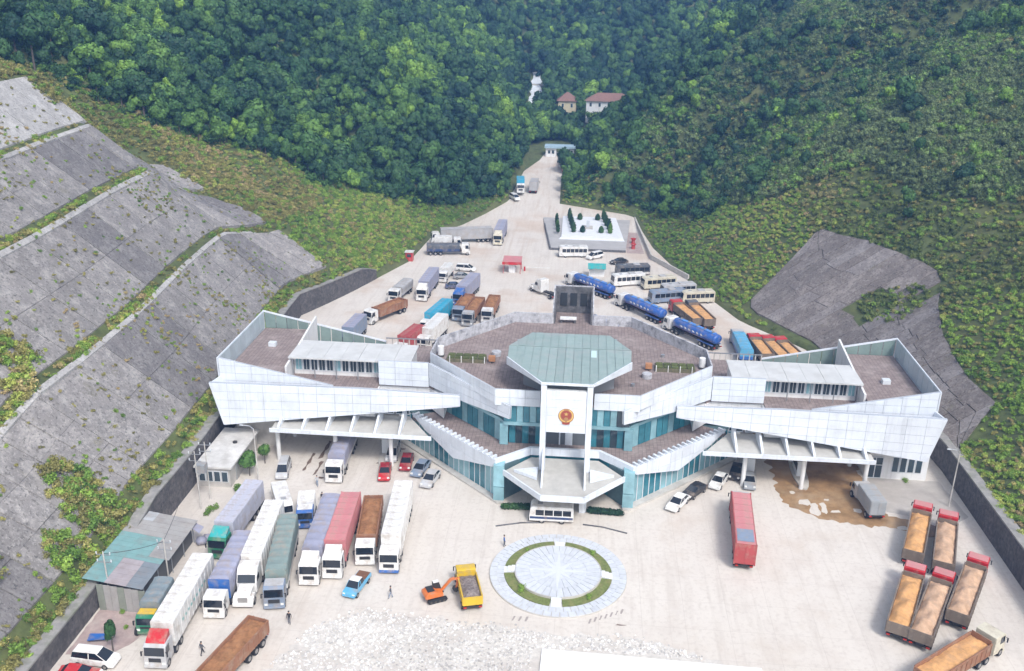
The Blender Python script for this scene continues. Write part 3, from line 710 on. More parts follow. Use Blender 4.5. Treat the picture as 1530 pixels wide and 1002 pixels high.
# recess behind the tower with a white door, terrace lip, entrance canopy
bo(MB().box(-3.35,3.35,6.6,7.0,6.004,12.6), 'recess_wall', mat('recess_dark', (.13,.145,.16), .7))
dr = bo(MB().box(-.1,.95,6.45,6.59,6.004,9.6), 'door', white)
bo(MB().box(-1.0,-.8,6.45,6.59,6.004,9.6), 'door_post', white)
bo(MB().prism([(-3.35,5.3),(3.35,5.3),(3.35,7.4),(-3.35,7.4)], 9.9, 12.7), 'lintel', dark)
bo(MB().box(-4.8,4.8,4.6,5.0,0,5.3), 'entrance_glass', glass)
cp = bo(MB().prism([(-2.83,-6.4),(2.83,-6.4),(8.3,-.3),(4.8,4.1),(-4.8,4.1),(-8.3,-.3)], 4.55, 5.0), 'entrance_canopy', mat('canopy_top', (.50,.49,.46), .85))
for a, b_ in (((-8.45,-.35),(-2.9,-6.6)),((-2.9,-6.6),(2.9,-6.6)),((2.9,-6.6),(8.45,-.35))):
    MB().wallp(a, b_, 4.4, 5.25, .22).obj('canopy_edge', white, cp)
for s in (-1,1):
    MB().prism(mir(s, [(2.3,-1.9),(3.0,-1.9),(3.3,-1.5),(3.0,-.9),(2.3,-.9)]), 0, 4.5).obj('canopy_support', white, cp)
# stair head at the back of the roof
st = bo(MB().box(-3.3,3.3,42.6,42.95,9,18.0), 'stair_head_wall', conc_dark)
for s in (-1,1):
    MB().slab(mir(s, [(3.3,36.9,12.7),(3.3,43,12.7),(3.3,43,18.0),(3.3,36.9,15.3)]), (-s*.28,0,0)).obj('side_wall', conc_dark, st)
    MB().slab(mir(s, [(3.5,36.9,12.7),(3.5,43.1,9),(3.5,43.1,18.15),(3.5,36.9,15.5)]), (-s*.19,0,0)).obj('side_face', conc_stain, st)
MB().box(-3.5,3.5,42.96,43.15,9,18.15).obj('outer_face', conc_stain, st)
bo(MB().prism([(-3.0,36.4),(3.0,36.4),(3.0,42.6),(-3.0,42.6)], 12.7, 13.22), 'roof_deck', tiles)
for k in range(3): MB().box(-2.4+k*1.75,-1.2+k*1.75,42.45,42.595,14.6,16.9).obj('window', dark, st)
bo(MB().box(-2.2,.6,37.0,38.2,13.9,14.1), 'bench_slab', white_wall)
bo(MB().box(-2.1,-1.8,37.2,38.0,13.22,13.9).box(.2,.5,37.2,38.0,13.22,13.9), 'bench_legs', conc_dark)
for s in (-1,1):
    cart = bo(MB().box(s*12.0-.5,s*12.0+.5,18.2,18.9,13.5,14.3), 'orange_cart', mat('cart_orange', (.45,.22,.11), .7, var=.2))
    MB().cyl((s*12,18.3,13.204),(s*12,18.3,13.5),.1,n=8).obj('caster', chas_b, cart)
    rd = bo(MB().cyl((s*11.6,21.5 if s < 0 else 15.6,13.204),(s*11.6,21.5 if s < 0 else 15.6,13.9),.75,.75,16), 'roof_drum', conc_stain)
    wt_ = bo(MB().cyl((s*20.2,20.2,13.5),(s*20.2,20.2,14.9),.5,n=16), 'water_tank', white_wall)
    MB().box(s*20.2-.5,s*20.2+.5,19.7,20.7,13.204,13.5).obj('tank_stand', chas_b, wt_)
for x, y in ((-8.5,27.5),(7.2,29.5),(14.5,24.0),(-15.8,14.2),(9.4,12.2)):
    bo(MB().cyl((x,y,13.204),(x,y,13.62),.3,n=12), 'roof_vent', steel)
for x, y in ((-48.5,24.0),(48.0,20.5)):
    bo(MB().box(x-.6,x+.6,y-.5,y+.5,12.004,12.7), 'air_conditioner', frame_m, bevel=.04)
# hedges and bus-side kerb
hd = mat('hedge_base', (.03,.05,.02), .9)
# ---------------------------------------------------------------- vehicles
# local frame of every vehicle: +X forward, origin on the ground at its rear end
glass_v = mat('vehicle_glass', (.015,.02,.028), .08, spec=.8)
rubber = mat('tyre_rubber', (.025,.025,.027), .9)
rim_m = mat('wheel_rim', (.35,.34,.33), .5, metal=.4)
chas = mat('chassis_dark', (.045,.043,.042), .8, var=.3, nscale=2, dirt=(.2,.15,.1), dirt_amt=.5)
lamp_m = mat('headlight', (.75,.76,.74), .15)
lamp_r = mat('tail_light', (.45,.03,.02), .25)
black_p = mat('black_plastic', (.03,.03,.032), .6)
rust = mat('rusty_steel', (.20,.095,.05), .85, var=.4, nscale=2, dirt=(.10,.06,.045), dirt_amt=.6, dscale=1.2)
PC = {k: paint(k, c, r_) for k, (c, r_) in dict(
 white=((.78,.78,.77),.35), cream=((.66,.62,.50),.4), silver=((.50,.51,.53),.35), grey=((.30,.32,.35),.5), darkgrey=((.10,.11,.13),.5), bluegrey=((.22,.28,.38),.45),
 red=((.52,.025,.03),.35), darkred=((.30,.02,.03),.35), maroon=((.22,.03,.05),.35), blue=((.03,.13,.42),.35), navy=((.03,.06,.16),.35), skyblue=((.12,.42,.66),.4), cyan=((.03,.36,.55),.45),
 teal=((.03,.38,.38),.4), green=((.02,.20,.11),.35), yellow=((.72,.48,.03),.4), orange=((.66,.17,.03),.45), lavender=((.33,.34,.45),.6), paletarp=((.50,.51,.60),.6), greentarp=((.22,.29,.28),.7),
 slate=((.20,.25,.28),.7), pink=((.58,.22,.23),.55), contred=((.42,.07,.07),.5), steelg=((.34,.36,.38),.5), greyc=((.42,.42,.43),.6), olive=((.20,.16,.13),.7), black=((.02,.02,.025),.3), tankblue=((.035,.12,.42),.35), brown=((.31,.15,.085),.8)).items()}
load_m = {'sand': mat('sandy_load', (.66,.36,.15), .95, var=.3, nscale=1.5, dirt=(.44,.27,.16), dirt_amt=.6, dscale=.7, bump=.6, bscale=5),
          'ore': mat('brown_ore_load', (.34,.16,.07), .95, var=.45, nscale=1.5, dirt=(.36,.2,.10), dirt_amt=.6, dscale=.8, bump=.6, bscale=5),
          'pale': mat('pale_dusty_load', (.58,.38,.25), .95, var=.3, nscale=1.2, dirt=(.45,.33,.25), dirt_amt=.6, dscale=.7, bump=.6, bscale=5),
          'rubble': mat('rubble_load', (.22,.18,.17), .95, var=.6, nscale=4, dirt=(.4,.36,.34), dirt_amt=.6, dscale=3, bump=.8, bscale=5)}
def wheel(parent, x, y, r_=.5, w=.3, rim=True):
    me = cmesh(('wheel', r_, w), lambda: MB().cyl((0,-w/2,0),(0,w/2,0), r_, n=14).mesh('wheel', rubber, 0))
    o = link('wheel', me, parent, (x, y, r_))
    if rim:
        me = cmesh(('rim', r_, w), lambda: MB().cyl((0,-w/2-.02,0),(0,w/2+.02,0), r_*.55, n=10).mesh('rim', rim_m))
        link('rim', me, o)
def part(t, name, key, fn, loc=None, **k):
    return link(name, cmesh((name,)+key, fn), t, loc, **k)
def cab_coe(t, x, color, w=2.4, h=3.0, len_=2.1, deflector=None, stripe=None, roof=None, far=False):
    c = PC[color]; hw = w/2
    prof = [(0,.62),(0,h-.08),(.2,h),(len_-.55,h),(len_-.2,h-.22),(len_-.02,h*.58),(len_,.5),(len_-.5,.5)]
    cb = part(t, 'cab', (color,w,h,len_), lambda: MB().side(prof, -hw, hw).mesh('cab', c, .07), (x,0,0))
    ws = [(len_-.185,h-.28),(len_-.02,h*.6),(len_+.02,h*.6),(len_-.145,h-.28)]
    part(cb, 'windscreen', (w,h,len_), lambda: MB().side(ws, -hw+.13, hw-.13).mesh('windscreen', glass_v))
    for s in (-1,1):
        part(cb, 'side_window', (w,h,len_,s), lambda s=s: MB().slab([(len_-1.15,s*(hw-.01),h*.6),(len_-.25,s*(hw-.01),h*.6),(len_-.38,s*(hw-.01),h-.32),(len_-1.15,s*(hw-.01),h-.32)], (0,s*.03,0)).mesh('side_window', glass_v))
        part(cb, 'headlight', (w,len_,s), lambda s=s: MB().box(len_-.02,len_+.05, s*(hw-.28)-.18, s*(hw-.28)+.18, .72,.98).mesh('headlight', lamp_m))
        part(cb, 'mirror', (w,h,len_,s), lambda s=s: MB().box(len_-.12,len_+.02, s*(hw+.2)-.06, s*(hw+.2)+.06, h*.58,h*.58+.55).box(len_-.1,len_-.02,min(s*hw,s*(hw+.2)),max(s*hw,s*(hw+.2)),h*.58+.5,h*.58+.55).mesh('mirror', black_p))
    part(cb, 'grille', (w,h,len_), lambda: MB().box(len_-.03,len_+.035,-hw*.55,hw*.55,1.02,h*.5).mesh('grille', black_p))
    part(cb, 'bumper', (w,len_,stripe or color), lambda: MB().box(len_-.25,len_+.12,-hw-.02,hw+.02,.32,.66).mesh('bumper', PC[stripe or color], .04))
    if roof: part(cb, 'roof_panel', (w,h,len_,roof), lambda: MB().box(.12,len_-.6,-hw+.1,hw-.1,h+.003,h+.08).mesh('roof_panel', PC[roof], .03))
    if deflector: part(cb, 'roof_deflector', (w,h,len_,deflector), lambda: MB().side([(.05,h+.003),(len_-.5,h+.003),(len_-.9,h+.35),(.1,h+.85)], -hw+.15, hw-.15).mesh('roof_deflector', PC[deflector], .08))
    return cb
def cab_bonnet(t, x, color):
    c = PC[color]
    sl = part(t, 'cab', (color,'bonnet'), lambda: MB().side([(0,.7),(0,3.55),(.25,3.7),(1.6,3.6),(2.1,3.0),(2.55,2.1),(2.55,.7)], -1.2, 1.2).mesh('cab', c, .14), (x,0,0))
    part(sl, 'bonnet', (color,), lambda: MB().side([(2.5,.7),(2.5,2.05),(3.6,1.9),(4.45,1.65),(4.6,1.3),(4.62,.7)], -.85, .85).mesh('bonnet', c, .16))
    part(sl, 'bumper', (color,'b'), lambda: MB().box(4.5,4.85,-1.2,1.2,.4,.85).mesh('bumper', c, .08))
    part(sl, 'windscreen', ('b',), lambda: MB().side([(2.2,2.98),(2.6,2.14),(2.64,2.14),(2.25,3.0)], -1.02, 1.02).mesh('windscreen', glass_v))
    for s in (-1,1):
        part(sl, 'fender', (color,s), lambda s=s: MB().side([(2.9,.75),(3.0,1.2),(3.5,1.45),(4.2,1.4),(4.58,1.05),(4.6,.75)], min(s*.8,s*1.2), max(s*.8,s*1.2)).mesh('fender', c, .08))
        part(sl, 'side_window', ('b',s), lambda s=s: MB().slab([(1.3,s*1.19,2.1),(2.4,s*1.19,2.1),(2.1,s*1.19,2.8),(1.3,s*1.19,2.8)], (0,s*.03,0)).mesh('side_window', glass_v))
        part(sl, 'headlight', ('b',s), lambda s=s: MB().box(4.45,4.6,s*1.0-.15,s*1.0+.15,.9,1.15).mesh('headlight', lamp_m))
    part(sl, 'grille', ('b',), lambda: MB().box(4.58,4.66,-.55,.55,.85,1.5).mesh('grille', rim_m))
    return sl
def box_body(t, L, color, w=2.5, z0_=1.05, z1=4.0, roof=None, corr=False, name='trailer_box', panels=8, stain=None):
    hw = w/2
    def mk():
        mb = MB()
        if corr:
            n = int(L/.36); P_ = []
            for i in range(n):
                x = L*i/n; q = L/n
                P_ += [(x, hw-.06),(x+q*.3,hw-.06),(x+q*.45,hw-.005),(x+q*.85,hw-.005)]
            P_ = [(0,hw)]+P_[1:]+[(L,hw)]
            ring = P_+[(x,-y) for x,y in reversed(P_)]
            mb.prism(ring, z0_, z1)
        else:
            mb.box(0,L,-hw,hw,z0_,z1)
        return mb.mesh(name, PC[color], 0 if corr else .05)
    b = part(t, name, (L,color,w,z0_,z1,corr), mk)
    if corr:
        part(b, 'corner_frame', (L,color,w,z0_,z1), lambda: (lambda m_: [m_.box(a-.09,a+.09,s*hw-.09,s*hw+.09,z0_-.05,z1+.06) for a in (0,L) for s in (-1,1)] and m_.box(-.05,L+.05,-hw-.02,-hw+.1,z1-.1,z1+.045) and m_.box(-.05,L+.05,hw-.1,hw+.02,z1-.1,z1+.045))(MB()).mesh('corner_frame', PC[color]))
    for k in range(panels):
        a = L*k/panels
        link('roof_panel', cmesh(('roofp',round(L/panels,2),w,roof or color), lambda: MB().box(.03,L/panels-.03,-hw+.08,hw-.08,0,.035).mesh('roof_panel', PC[roof or color])), b, (a,0,z1+.002))
    for s in (-1,1):
        part(b, 'rear_door', (w,z0_,z1,color,s), lambda s=s: MB().box(-.06,-.002,min(s*.02,s*(hw-.08)),max(s*.02,s*(hw-.08)),z0_+.08,z1-.1).mesh('rear_door', PC[color]))
        if not corr:
            part(b, 'side_ribs', (L,w,z0_,z1,color,s), lambda s=s: (lambda m_: [m_.box(L*k/12-.04,L*k/12+.04,min(s*(hw-.01),s*(hw+.035)),max(s*(hw-.01),s*(hw+.035)),z0_,z1-.1) for k in range(1,12)] and m_)(MB()).mesh('side_ribs', PC[color]), kind='stuff')
    return b
def tarp_body(t, L, color, w=2.5, z1=4.0, side='grey', headboard=None, seed=0):
    hw = w/2
    part(t, 'cargo_bed', (L,w,side), lambda: MB().box(0,L,-hw,hw,1.1,1.75).mesh('cargo_bed', PC[side]))
    def mk():
        r_ = random.Random(seed); n = int(L/.45); V, F = [], []
        sec = [(-1,1.75),(-1.005,2.5),(-1,z1-.42),(-.93,z1-.16),(-.6,z1-.04),(0,z1),(.6,z1-.04),(.93,z1-.16),(1,z1-.42),(1.005,2.5),(1,1.75)]
        for i in range(n+1):
            bow = (i % 3 == 0)*.05+r_.uniform(-.02,.02)
            for j,(y,z) in enumerate(sec): V.append((L*i/n, y*hw+(.03*r_.uniform(-1,1) if 0<j<10 else 0)+(.02 if y>0 else -.02)*(i%3==0), z+(bow if 2<j<8 else 0)))
        m_ = len(sec)
        for i in range(n):
            for j in range(m_-1): F.append((i*m_+j,i*m_+j+1,(i+1)*m_+j+1,(i+1)*m_+j))
        F.append(tuple(range(m_))); F.append(tuple(range(n*m_,(n+1)*m_))[::-1])
        return MB().add(V,F).mesh('tarpaulin', PC[color])
    b = part(t, 'tarpaulin', (L,color,w,z1,seed), mk)
    if headboard: part(t, 'headboard', (L,w,z1,headboard), lambda: MB().box(L+.01,L+.12,-hw,hw,1.1,z1-.15).mesh('headboard', PC[headboard], .03))
    return b
def dump_body(t, L, color, load, w=2.5, z0_=1.15, z1=2.75, heap=.25, seed=0):
    hw = w/2
    def mk():
        mb = MB(); th = .09
        mb.box(0,L,-hw,-hw+th,z0_,z1).box(0,L,hw-th,hw,z0_,z1).box(L-th,L,-hw+th,hw-th,z0_,z1+.25).box(th,L-th,-hw+th,hw-th,z0_,z0_+.1)
        mb.box(0,L,-hw-.06,-hw+.0,z1-.16,z1+.03).box(0,L,hw-.0,hw+.06,z1-.16,z1+.03)
        n = max(6,int(L/.9))
        for k in range(n+1):
            x = .08+(L-.16)*k/n
            for s in (-1,1): mb.box(x-.05,x+.05,min(s*hw,s*(hw+.07)),max(s*hw,s*(hw+.07)),z0_,z1-.16)
        return mb.mesh('tipper_body', PC[color] if color in PC else rust)
    b = part(t, 'tipper_body', (L,color,w,z1), mk)
    part(b, 'tailgate', (color,w,z1), lambda: MB().box(-.1,-.005,-hw,hw,z0_,z1-.02).box(-.14,-.1,-hw*.6,-hw*.5,z0_,z1).box(-.14,-.1,hw*.5,hw*.6,z0_,z1).mesh('tailgate', PC[color] if color in PC else rust))
    if load:
        def ml():
            r_ = random.Random(seed*7+1); nx, ny = int(L/.28), 9; V, F = [], []
            for i in range(nx+1):
                for j in range(ny+1):
                    x = .12+(L-.24)*i/nx; y = (-hw+.11)+(w-.22)*j/ny
                    e = min(1,min(i,nx-i)/3)*min(1,min(j,ny-j)/3)
                    V.append((x,y, z1-.38+heap*e*(1+.5*math.sin(x*1.7+seed)*math.cos(y*2+seed))+r_.uniform(-.05,.05)+.12*mnoise.noise((x*1.3+seed,y*1.3,0))))
            for i in range(nx):
                for j in range(ny): F.append((i*(ny+1)+j,(i+1)*(ny+1)+j,(i+1)*(ny+1)+j+1,i*(ny+1)+j+1))
            return MB().add(V,F).mesh('load', load_m[load], 0, True)
        part(b, 'load', (L,load,w,z1,seed,heap), ml)
    return b
def tank_body(t, L):
    def mk():
        V, F = [], []; n = 22; prof = [(0,.0),(0.02,.55),(.15,.88),(.45,1),(L-.45,1),(L-.15,.88),(L-.02,.55),(L,.0)]
        for x, s in prof:
            for i in range(n): V.append((x, 1.24*s*math.cos(2*math.pi*i/n), 2.35+.98*s*math.sin(2*math.pi*i/n)))
        for k in range(len(prof)-1):
            for i in range(n): F.append((k*n+i,k*n+(i+1)%n,(k+1)*n+(i+1)%n,(k+1)*n+i))
        return MB().add(V,F).mesh('tank', PC['tankblue'], 0, True)
    b = part(t, 'tank', (L,), mk)
    part(b, 'walkway', (L,), lambda: MB().box(1,L-1,-.42,.42,3.32,3.40).mesh('walkway', paint('walkwayblue', (.08,.28,.72))))
    for k in range(5): link('manhole', cmesh('manhole', lambda: MB().cyl((0,0,3.36),(0,0,3.56),.3,n=12).mesh('manhole', rim_m)), b, (1.6+k*(L-3.2)/4,0,0))
    for s in (-1,1):
        def stripe(s=s, za=1.55, zb=1.95):
            V = []
            for z in (1.62, 1.98):
                q = (z-2.35)/.98; y = 1.245*math.sqrt(1-q*q)
                V.append((y, z))
            (ya, z_a), (yb, z_b) = V
            return MB().slab([(.6,s*(ya+.01),z_a),(L-.6,s*(ya+.01),z_a),(L-.6,s*(yb+.01),z_b),(.6,s*(yb+.01),z_b)], (0,-s*.02,0)).mesh('side_stripe', PC['maroon'])
        part(b, 'side_stripe', (L,s), stripe)
        part(b, 'mudguard', (L,s), lambda s=s: MB().box(.4,4.6,min(s*.85,s*1.25),max(s*.85,s*1.25),1.08,1.2).mesh('mudguard', PC['tankblue']))
        def wave(s=s):
            mb = MB()
            for k in range(6):
                a = 3.2+k*1.15; z = 2.45; y = 1.243*math.sqrt(1-((z-2.35)/.98)**2)
                mb.slab([(a,s*(y+.008),z-.16),(a+.55,s*(y+.008),z-.16),(a+.75,s*(y-.004),z+.16),(a+.2,s*(y-.004),z+.16)], (0,-s*.02,0))
            return mb.mesh('white_lettering', PC['white'])
        part(b, 'lettering_band', (L,s), wave, kind='stuff')
    return b
def truck(label, cat, x, y, hd, L, cab='coe', ccol='white', body=None, gap=.5, semi=True, group=None, z=0, w=2.4, h=3.0, name=None, axles=None, **ck):
    nm = name or ('semi_truck' if semi else 'truck')
    t = thing(nm, label, cat, (x, y, float(z0(y))+z), R(hd), group)
    body(t, L)
    nose = L+gap
    part(t, 'chassis', (L,gap,semi), lambda: MB().box(.2,nose+.2,-.45,.45,.75,1.08).box(.2,.5,-1.1,1.1,.55,.75).mesh('chassis', chas))
    if cab == 'coe': cab_coe(t, nose, ccol, w, h, **ck); fw_ = nose+1.45
    elif cab == 'bonnet': cab_bonnet(t, nose, ccol); fw_ = nose+3.7
    else: fw_ = None
    ax = axles or ([1.2,2.5,3.8, L-1.6, L-.3] if semi else ([1.0,2.3] if L > 5 else [1.0]))
    for a in ax:
        for s in (-1,1): wheel(t, a, s*.98, .5, .46)
    if fw_:
        for s in (-1,1): wheel(t, fw_, s*1.05, .5, .3)
    for s in (-1,1): part(t, 'tail_light', (s,), lambda s=s: MB().box(-.08,.0,s*.9-.18,s*.9+.18,.72,.9).mesh('tail_light', lamp_r))
    return t
BX = lambda c, **k: (lambda t, L: box_body(t, L, c, **k))
TP = lambda c, **k: (lambda t, L: tarp_body(t, L, c, **k))
DP = lambda c, ld, **k: (lambda t, L: dump_body(t, L, c, ld, **k))
G1 = 'trucks parked in rows on the left of the front yard'
truck('truck with a pale lilac box trailer and green cab, nearest the flat roofed house', 'truck', -42.3,-4.7,-92, 10.6, ccol='green', roof='teal', deflector='teal', body=BX('paletarp'), group=G1)
truck('long truck under a slate lavender tarpaulin with a blue headboard and white cab', 'truck', -39.6,-16.6,-86.5, 9.9, ccol='white', body=TP('lavender', headboard='blue', z1=3.8), h=2.8, group=G1)
truck('white long-nosed tractor with a stained white box trailer', 'truck', -37.9,-9.6,-84.5, 12.4, cab='bonnet', ccol='white', body=BX('white', z1=4.1), gap=.3, group=G1)
truck('long truck under a grey green tarpaulin with a grey blue cab', 'truck', -35.2,-12.4,-79.5, 12.0, ccol='bluegrey', roof='silver', body=TP('greentarp', side='white', z1=3.9, seed=3), group=G1)
t5 = truck('very long white box trailer with a silver cab and a red panel above it', 'truck', -42.5,-22.3,-87.5, 12.8, ccol='silver', deflector='red', body=BX('white', z1=4.1), group=G1)
tb5 = [o for o in bpy.data.objects if o.parent == t5 and o.name.startswith('trailer_box')][0]
mb = MB()
for k in range(9): mb.slab([(3.2+k*.85,1.29,2.5),(3.6+k*.85,1.29,2.5),(3.72+k*.85,1.29,2.85),(3.32+k*.85,1.29,2.85)], (0,.012,0))
link('side_lettering', mb.mesh('side_lettering', mat('pale_teal_print', (.30,.52,.50), .5)), tb5, kind='stuff')
t3 = [o for o in bpy.data.objects if o.get('label','').startswith('white long-nosed tractor with')][0]
tb3 = [o for o in bpy.data.objects if o.parent == t3 and o.name.startswith('trailer_box')][0]
link('yellowed_panel', MB().slab([(4.2,1.29,1.2),(8.6,1.29,1.2),(7.9,1.29,2.4),(4.8,1.29,2.7)], (0,.01,0)).mesh('yellowed_panel', mat('ochre_stain', (.50,.34,.16), .7, var=.3)), tb3)
truck('small truck with a slate canvas body and a yellow roofed green cab', 'truck', -45.7,-26.2,-86, 4.6, ccol='green', roof='yellow', body=TP('slate', w=2.3, z1=3.3, side='green'), semi=False, w=2.1, h=2.5, gap=.15, group=G1, len_=1.7)
truck('open rust brown tipper trailer with reddish load, cut by the bottom edge', 'truck', -32.6,-31.6,-104, 10.5, ccol='white', body=DP('brown','ore',heap=.1,seed=2), group=G1)
truck('small blue cabbed truck with a white box, behind the grey green tarpaulin truck', 'truck', -34.9,-5.0,-78, 2.9, ccol='blue', roof='white', body=BX('white', z1=3.0, w=2.2, panels=2), semi=False, w=2.2, h=2.7, gap=.1, group=G1)
truck('long truck under a dark lavender tarpaulin with a tall white cab', 'truck', -30.9,-7.0,-86, 12.4, ccol='white', deflector='white', body=TP('lavender', z1=4.0, side='darkgrey', seed=5), group=G1)
truck('truck carrying a faded pink red container behind a white cab', 'truck', -28.4,-6.4,-86, 11.4, ccol='white', deflector='white', body=BX('pink', corr=True, roof='pink', name='container', z1=4.0), group=G1)
truck('brown tipper with an ochre ore load and a white cab, beside the pink container truck', 'truck', -25.7,-4.9,-82.5, 9.8, ccol='white', body=DP('brown','ore',seed=4), h=2.9, group=G1)
truck('clean white box truck with a blue bumper, last of its row toward the roundabout', 'truck', -21.9,-2.8,-86, 13.2, ccol='white', stripe='blue', body=BX('white', z1=4.1), group=G1)
truck('white cabbed truck with a dark lavender cover, coming out from under the left canopy', 'truck', -33.9,15.0,-87, 10.4, ccol='white', body=TP('lavender', z1=3.7, side='silver', seed=7))
truck('faded red container on a trailer, parked alone in the right half of the yard', 'truck', 23.1,-13.2,85, 12.5, ccol='silver', body=BX('contred', corr=True, roof='pink', name='container', z1=4.0))
cn = [o for o in bpy.data.objects if o.name.startswith('container')][-1]
link('roof_patch', MB().box(.5,3.3,-1.0,1.05,4.06,4.085).mesh('roof_patch', PC['bluegrey']), cn)
truck('small grey box truck at the edge of the muddy water', 'truck', 43.0,.4,96, 4.9, ccol='silver', body=BX('steelg', z1=3.1, w=2.2, panels=3, z0_=.95), semi=False, w=2.1, h=2.5, gap=.12)
G2 = 'red cabbed tippers parked on the right of the yard'
for lab, x, y, hd, L, ld, sd in (
  ('red cabbed tipper with an orange sand load, rearmost and nearest the muddy water', 44.4,-10.2,67.5,10.3,'sand',1),
  ('red cabbed tipper beside the right masonry wall, second in the back pair', 47.4,-12.3,69,10.3,'pale',2),
  ('red cabbed tipper standing alone nearest the right wall, ahead of the front pair', 45.7,-22.2,60.5,11.0,'pale',3),
  ('red cabbed tipper with orange sand, left one of the front pair', 38.3,-25.0,65,10.6,'sand',4),
  ('red cabbed tipper with a dusty pale load, right one of the front pair', 40.4,-26.2,61.5,11.2,'pale',5)):
    t = truck(lab, 'tipper', x, y, hd, L, ccol='red', roof='pink', body=DP('olive', ld, heap=.5, seed=sd, z1=2.6), group=G2, gap=.6, name='tipper_truck')
truck('cream cabbed tipper with an ochre load in the lower right corner', 'tipper', 38.6,-33.0,38.5, 10.2, ccol='cream', body=DP('brown','sand',heap=.15,seed=8), name='tipper_truck', gap=.9)

# --- cars, vans, buses
def car(label, cat, x, y, hd, color, kind='sedan', group=None, roofc=None, z=0):
    t = thing({'sedan':'parked_car','van':'van','pickup':'pickup_truck'}.get(kind,'parked_car'), label, cat, (x,y,float(z0(y))+z), R(hd), group)
    c = PC[color]; Lc = 4.5 if kind != 'van' else 4.8; w = .88
    if kind == 'sedan':
        body = [(-.0,.35),(0.0,.85),(.1,.98),(.9,1.02),(3.3,.98),(4.2,.82),(4.45,.65),(4.5,.35)]
        gh = [(.35,.98),(1.0,1.42),(2.4,1.45),(3.35,.97)]; rf = [(1.0,1.40),(1.05,1.46),(2.35,1.49),(2.45,1.43)]
    elif kind == 'van':
        body = [(0,.35),(0,1.05),(.1,1.15),(3.9,1.08),(4.6,.95),(4.8,.7),(4.8,.35)]
        gh = [(.08,1.1),(.25,1.75),(3.0,1.8),(4.1,1.05)]; rf = [(.22,1.72),(.3,1.82),(2.9,1.86),(3.1,1.76)]
    else:
        body = [(0,.5),(0,1.0),(1.7,1.0),(1.75,1.05),(3.5,1.02),(4.4,.9),(4.5,.7),(4.5,.45)]
        gh = [(1.8,1.02),(2.0,1.6),(2.95,1.62),(3.6,1.0)]; rf = [(1.95,1.58),(2.0,1.66),(2.9,1.68),(3.0,1.6)]
    def loft(prof, w0, w1, zr):                       # width shrinks with height
        V, F = [], []; n = len(prof); z_a, z_b = zr
        for s in (-1,1):
            for x_, z_ in prof:
                q = (z_-z_a)/(z_b-z_a) if z_b > z_a else 0
                V.append((x_, s*(w0+(w1-w0)*max(0,min(1,q))), z_))
        return MB().add(V, [tuple(range(n)), tuple(range(n,2*n))[::-1]]+[(i,n+i,n+(i+1)%n,(i+1)%n) for i in range(n)])
    b = part(t, 'body', (kind,color), lambda: loft(body, w, w-.06, (.4,1.1)).mesh('body', c, .07))
    part(t, 'windows', (kind,), lambda: loft(gh, w-.08, w-.24, (1.0,1.5)).mesh('windows', glass_v, .03))
    part(t, 'roof', (kind,roofc or color), lambda: loft(rf, w-.2, w-.26, (1.4,1.5)).mesh('roof', PC[roofc or color], .02))
    for s in (-1,1):
        for xx in ((.85,3.55) if kind == 'sedan' else (.85,3.85)): wheel(t, xx, s*.78, .33, .22)
        part(t, 'headlight', ('car',kind,s), lambda s=s: MB().box(Lc-.28,Lc-.0,s*.62-.17,s*.62+.17,.62,.8).mesh('headlight', lamp_m, .02))
        part(t, 'tail_light', ('car',kind,s), lambda s=s: MB().box(-.02,.1,s*.68-.13,s*.68+.13,.7,.9).mesh('tail_light', lamp_r))
        part(t, 'pillar', (kind,color,s), lambda s=s: MB().slab([(gh[-1][0]+.02,s*(w-.1),gh[-1][1]),(gh[-1][0]-.12,s*(w-.1),gh[-1][1]),(rf[2][0]-.05,s*(w-.25),rf[2][1]-.03),(rf[2][0]+.08,s*(w-.25),rf[2][1]-.05)], (0,s*.03,0)).mesh('pillar', c))
        part(t, 'pillar', (kind,color,s,'mid'), lambda s=s: MB().slab([((gh[0][0]+gh[-1][0])/2-.05,s*(w-.085),1.0),((gh[0][0]+gh[-1][0])/2+.05,s*(w-.085),1.0),((gh[0][0]+gh[-1][0])/2+.05,s*(w-.24),gh[1][1]),((gh[0][0]+gh[-1][0])/2-.05,s*(w-.24),gh[1][1])],(0,s*.025,0)).mesh('pillar', c))
    part(t, 'bumper', (kind,color,'f'), lambda: MB().box(Lc-.05,Lc+.06,-.8,.8,.35,.55).box(-.07,.05,-.8,.8,.35,.55).mesh('bumper', c, .03))
    if kind == 'pickup': part(t, 'cargo_bed', (color,), lambda: MB().box(.08,1.62,-.74,.74,.99,1.03).mesh('cargo_bed', rust))
    return t
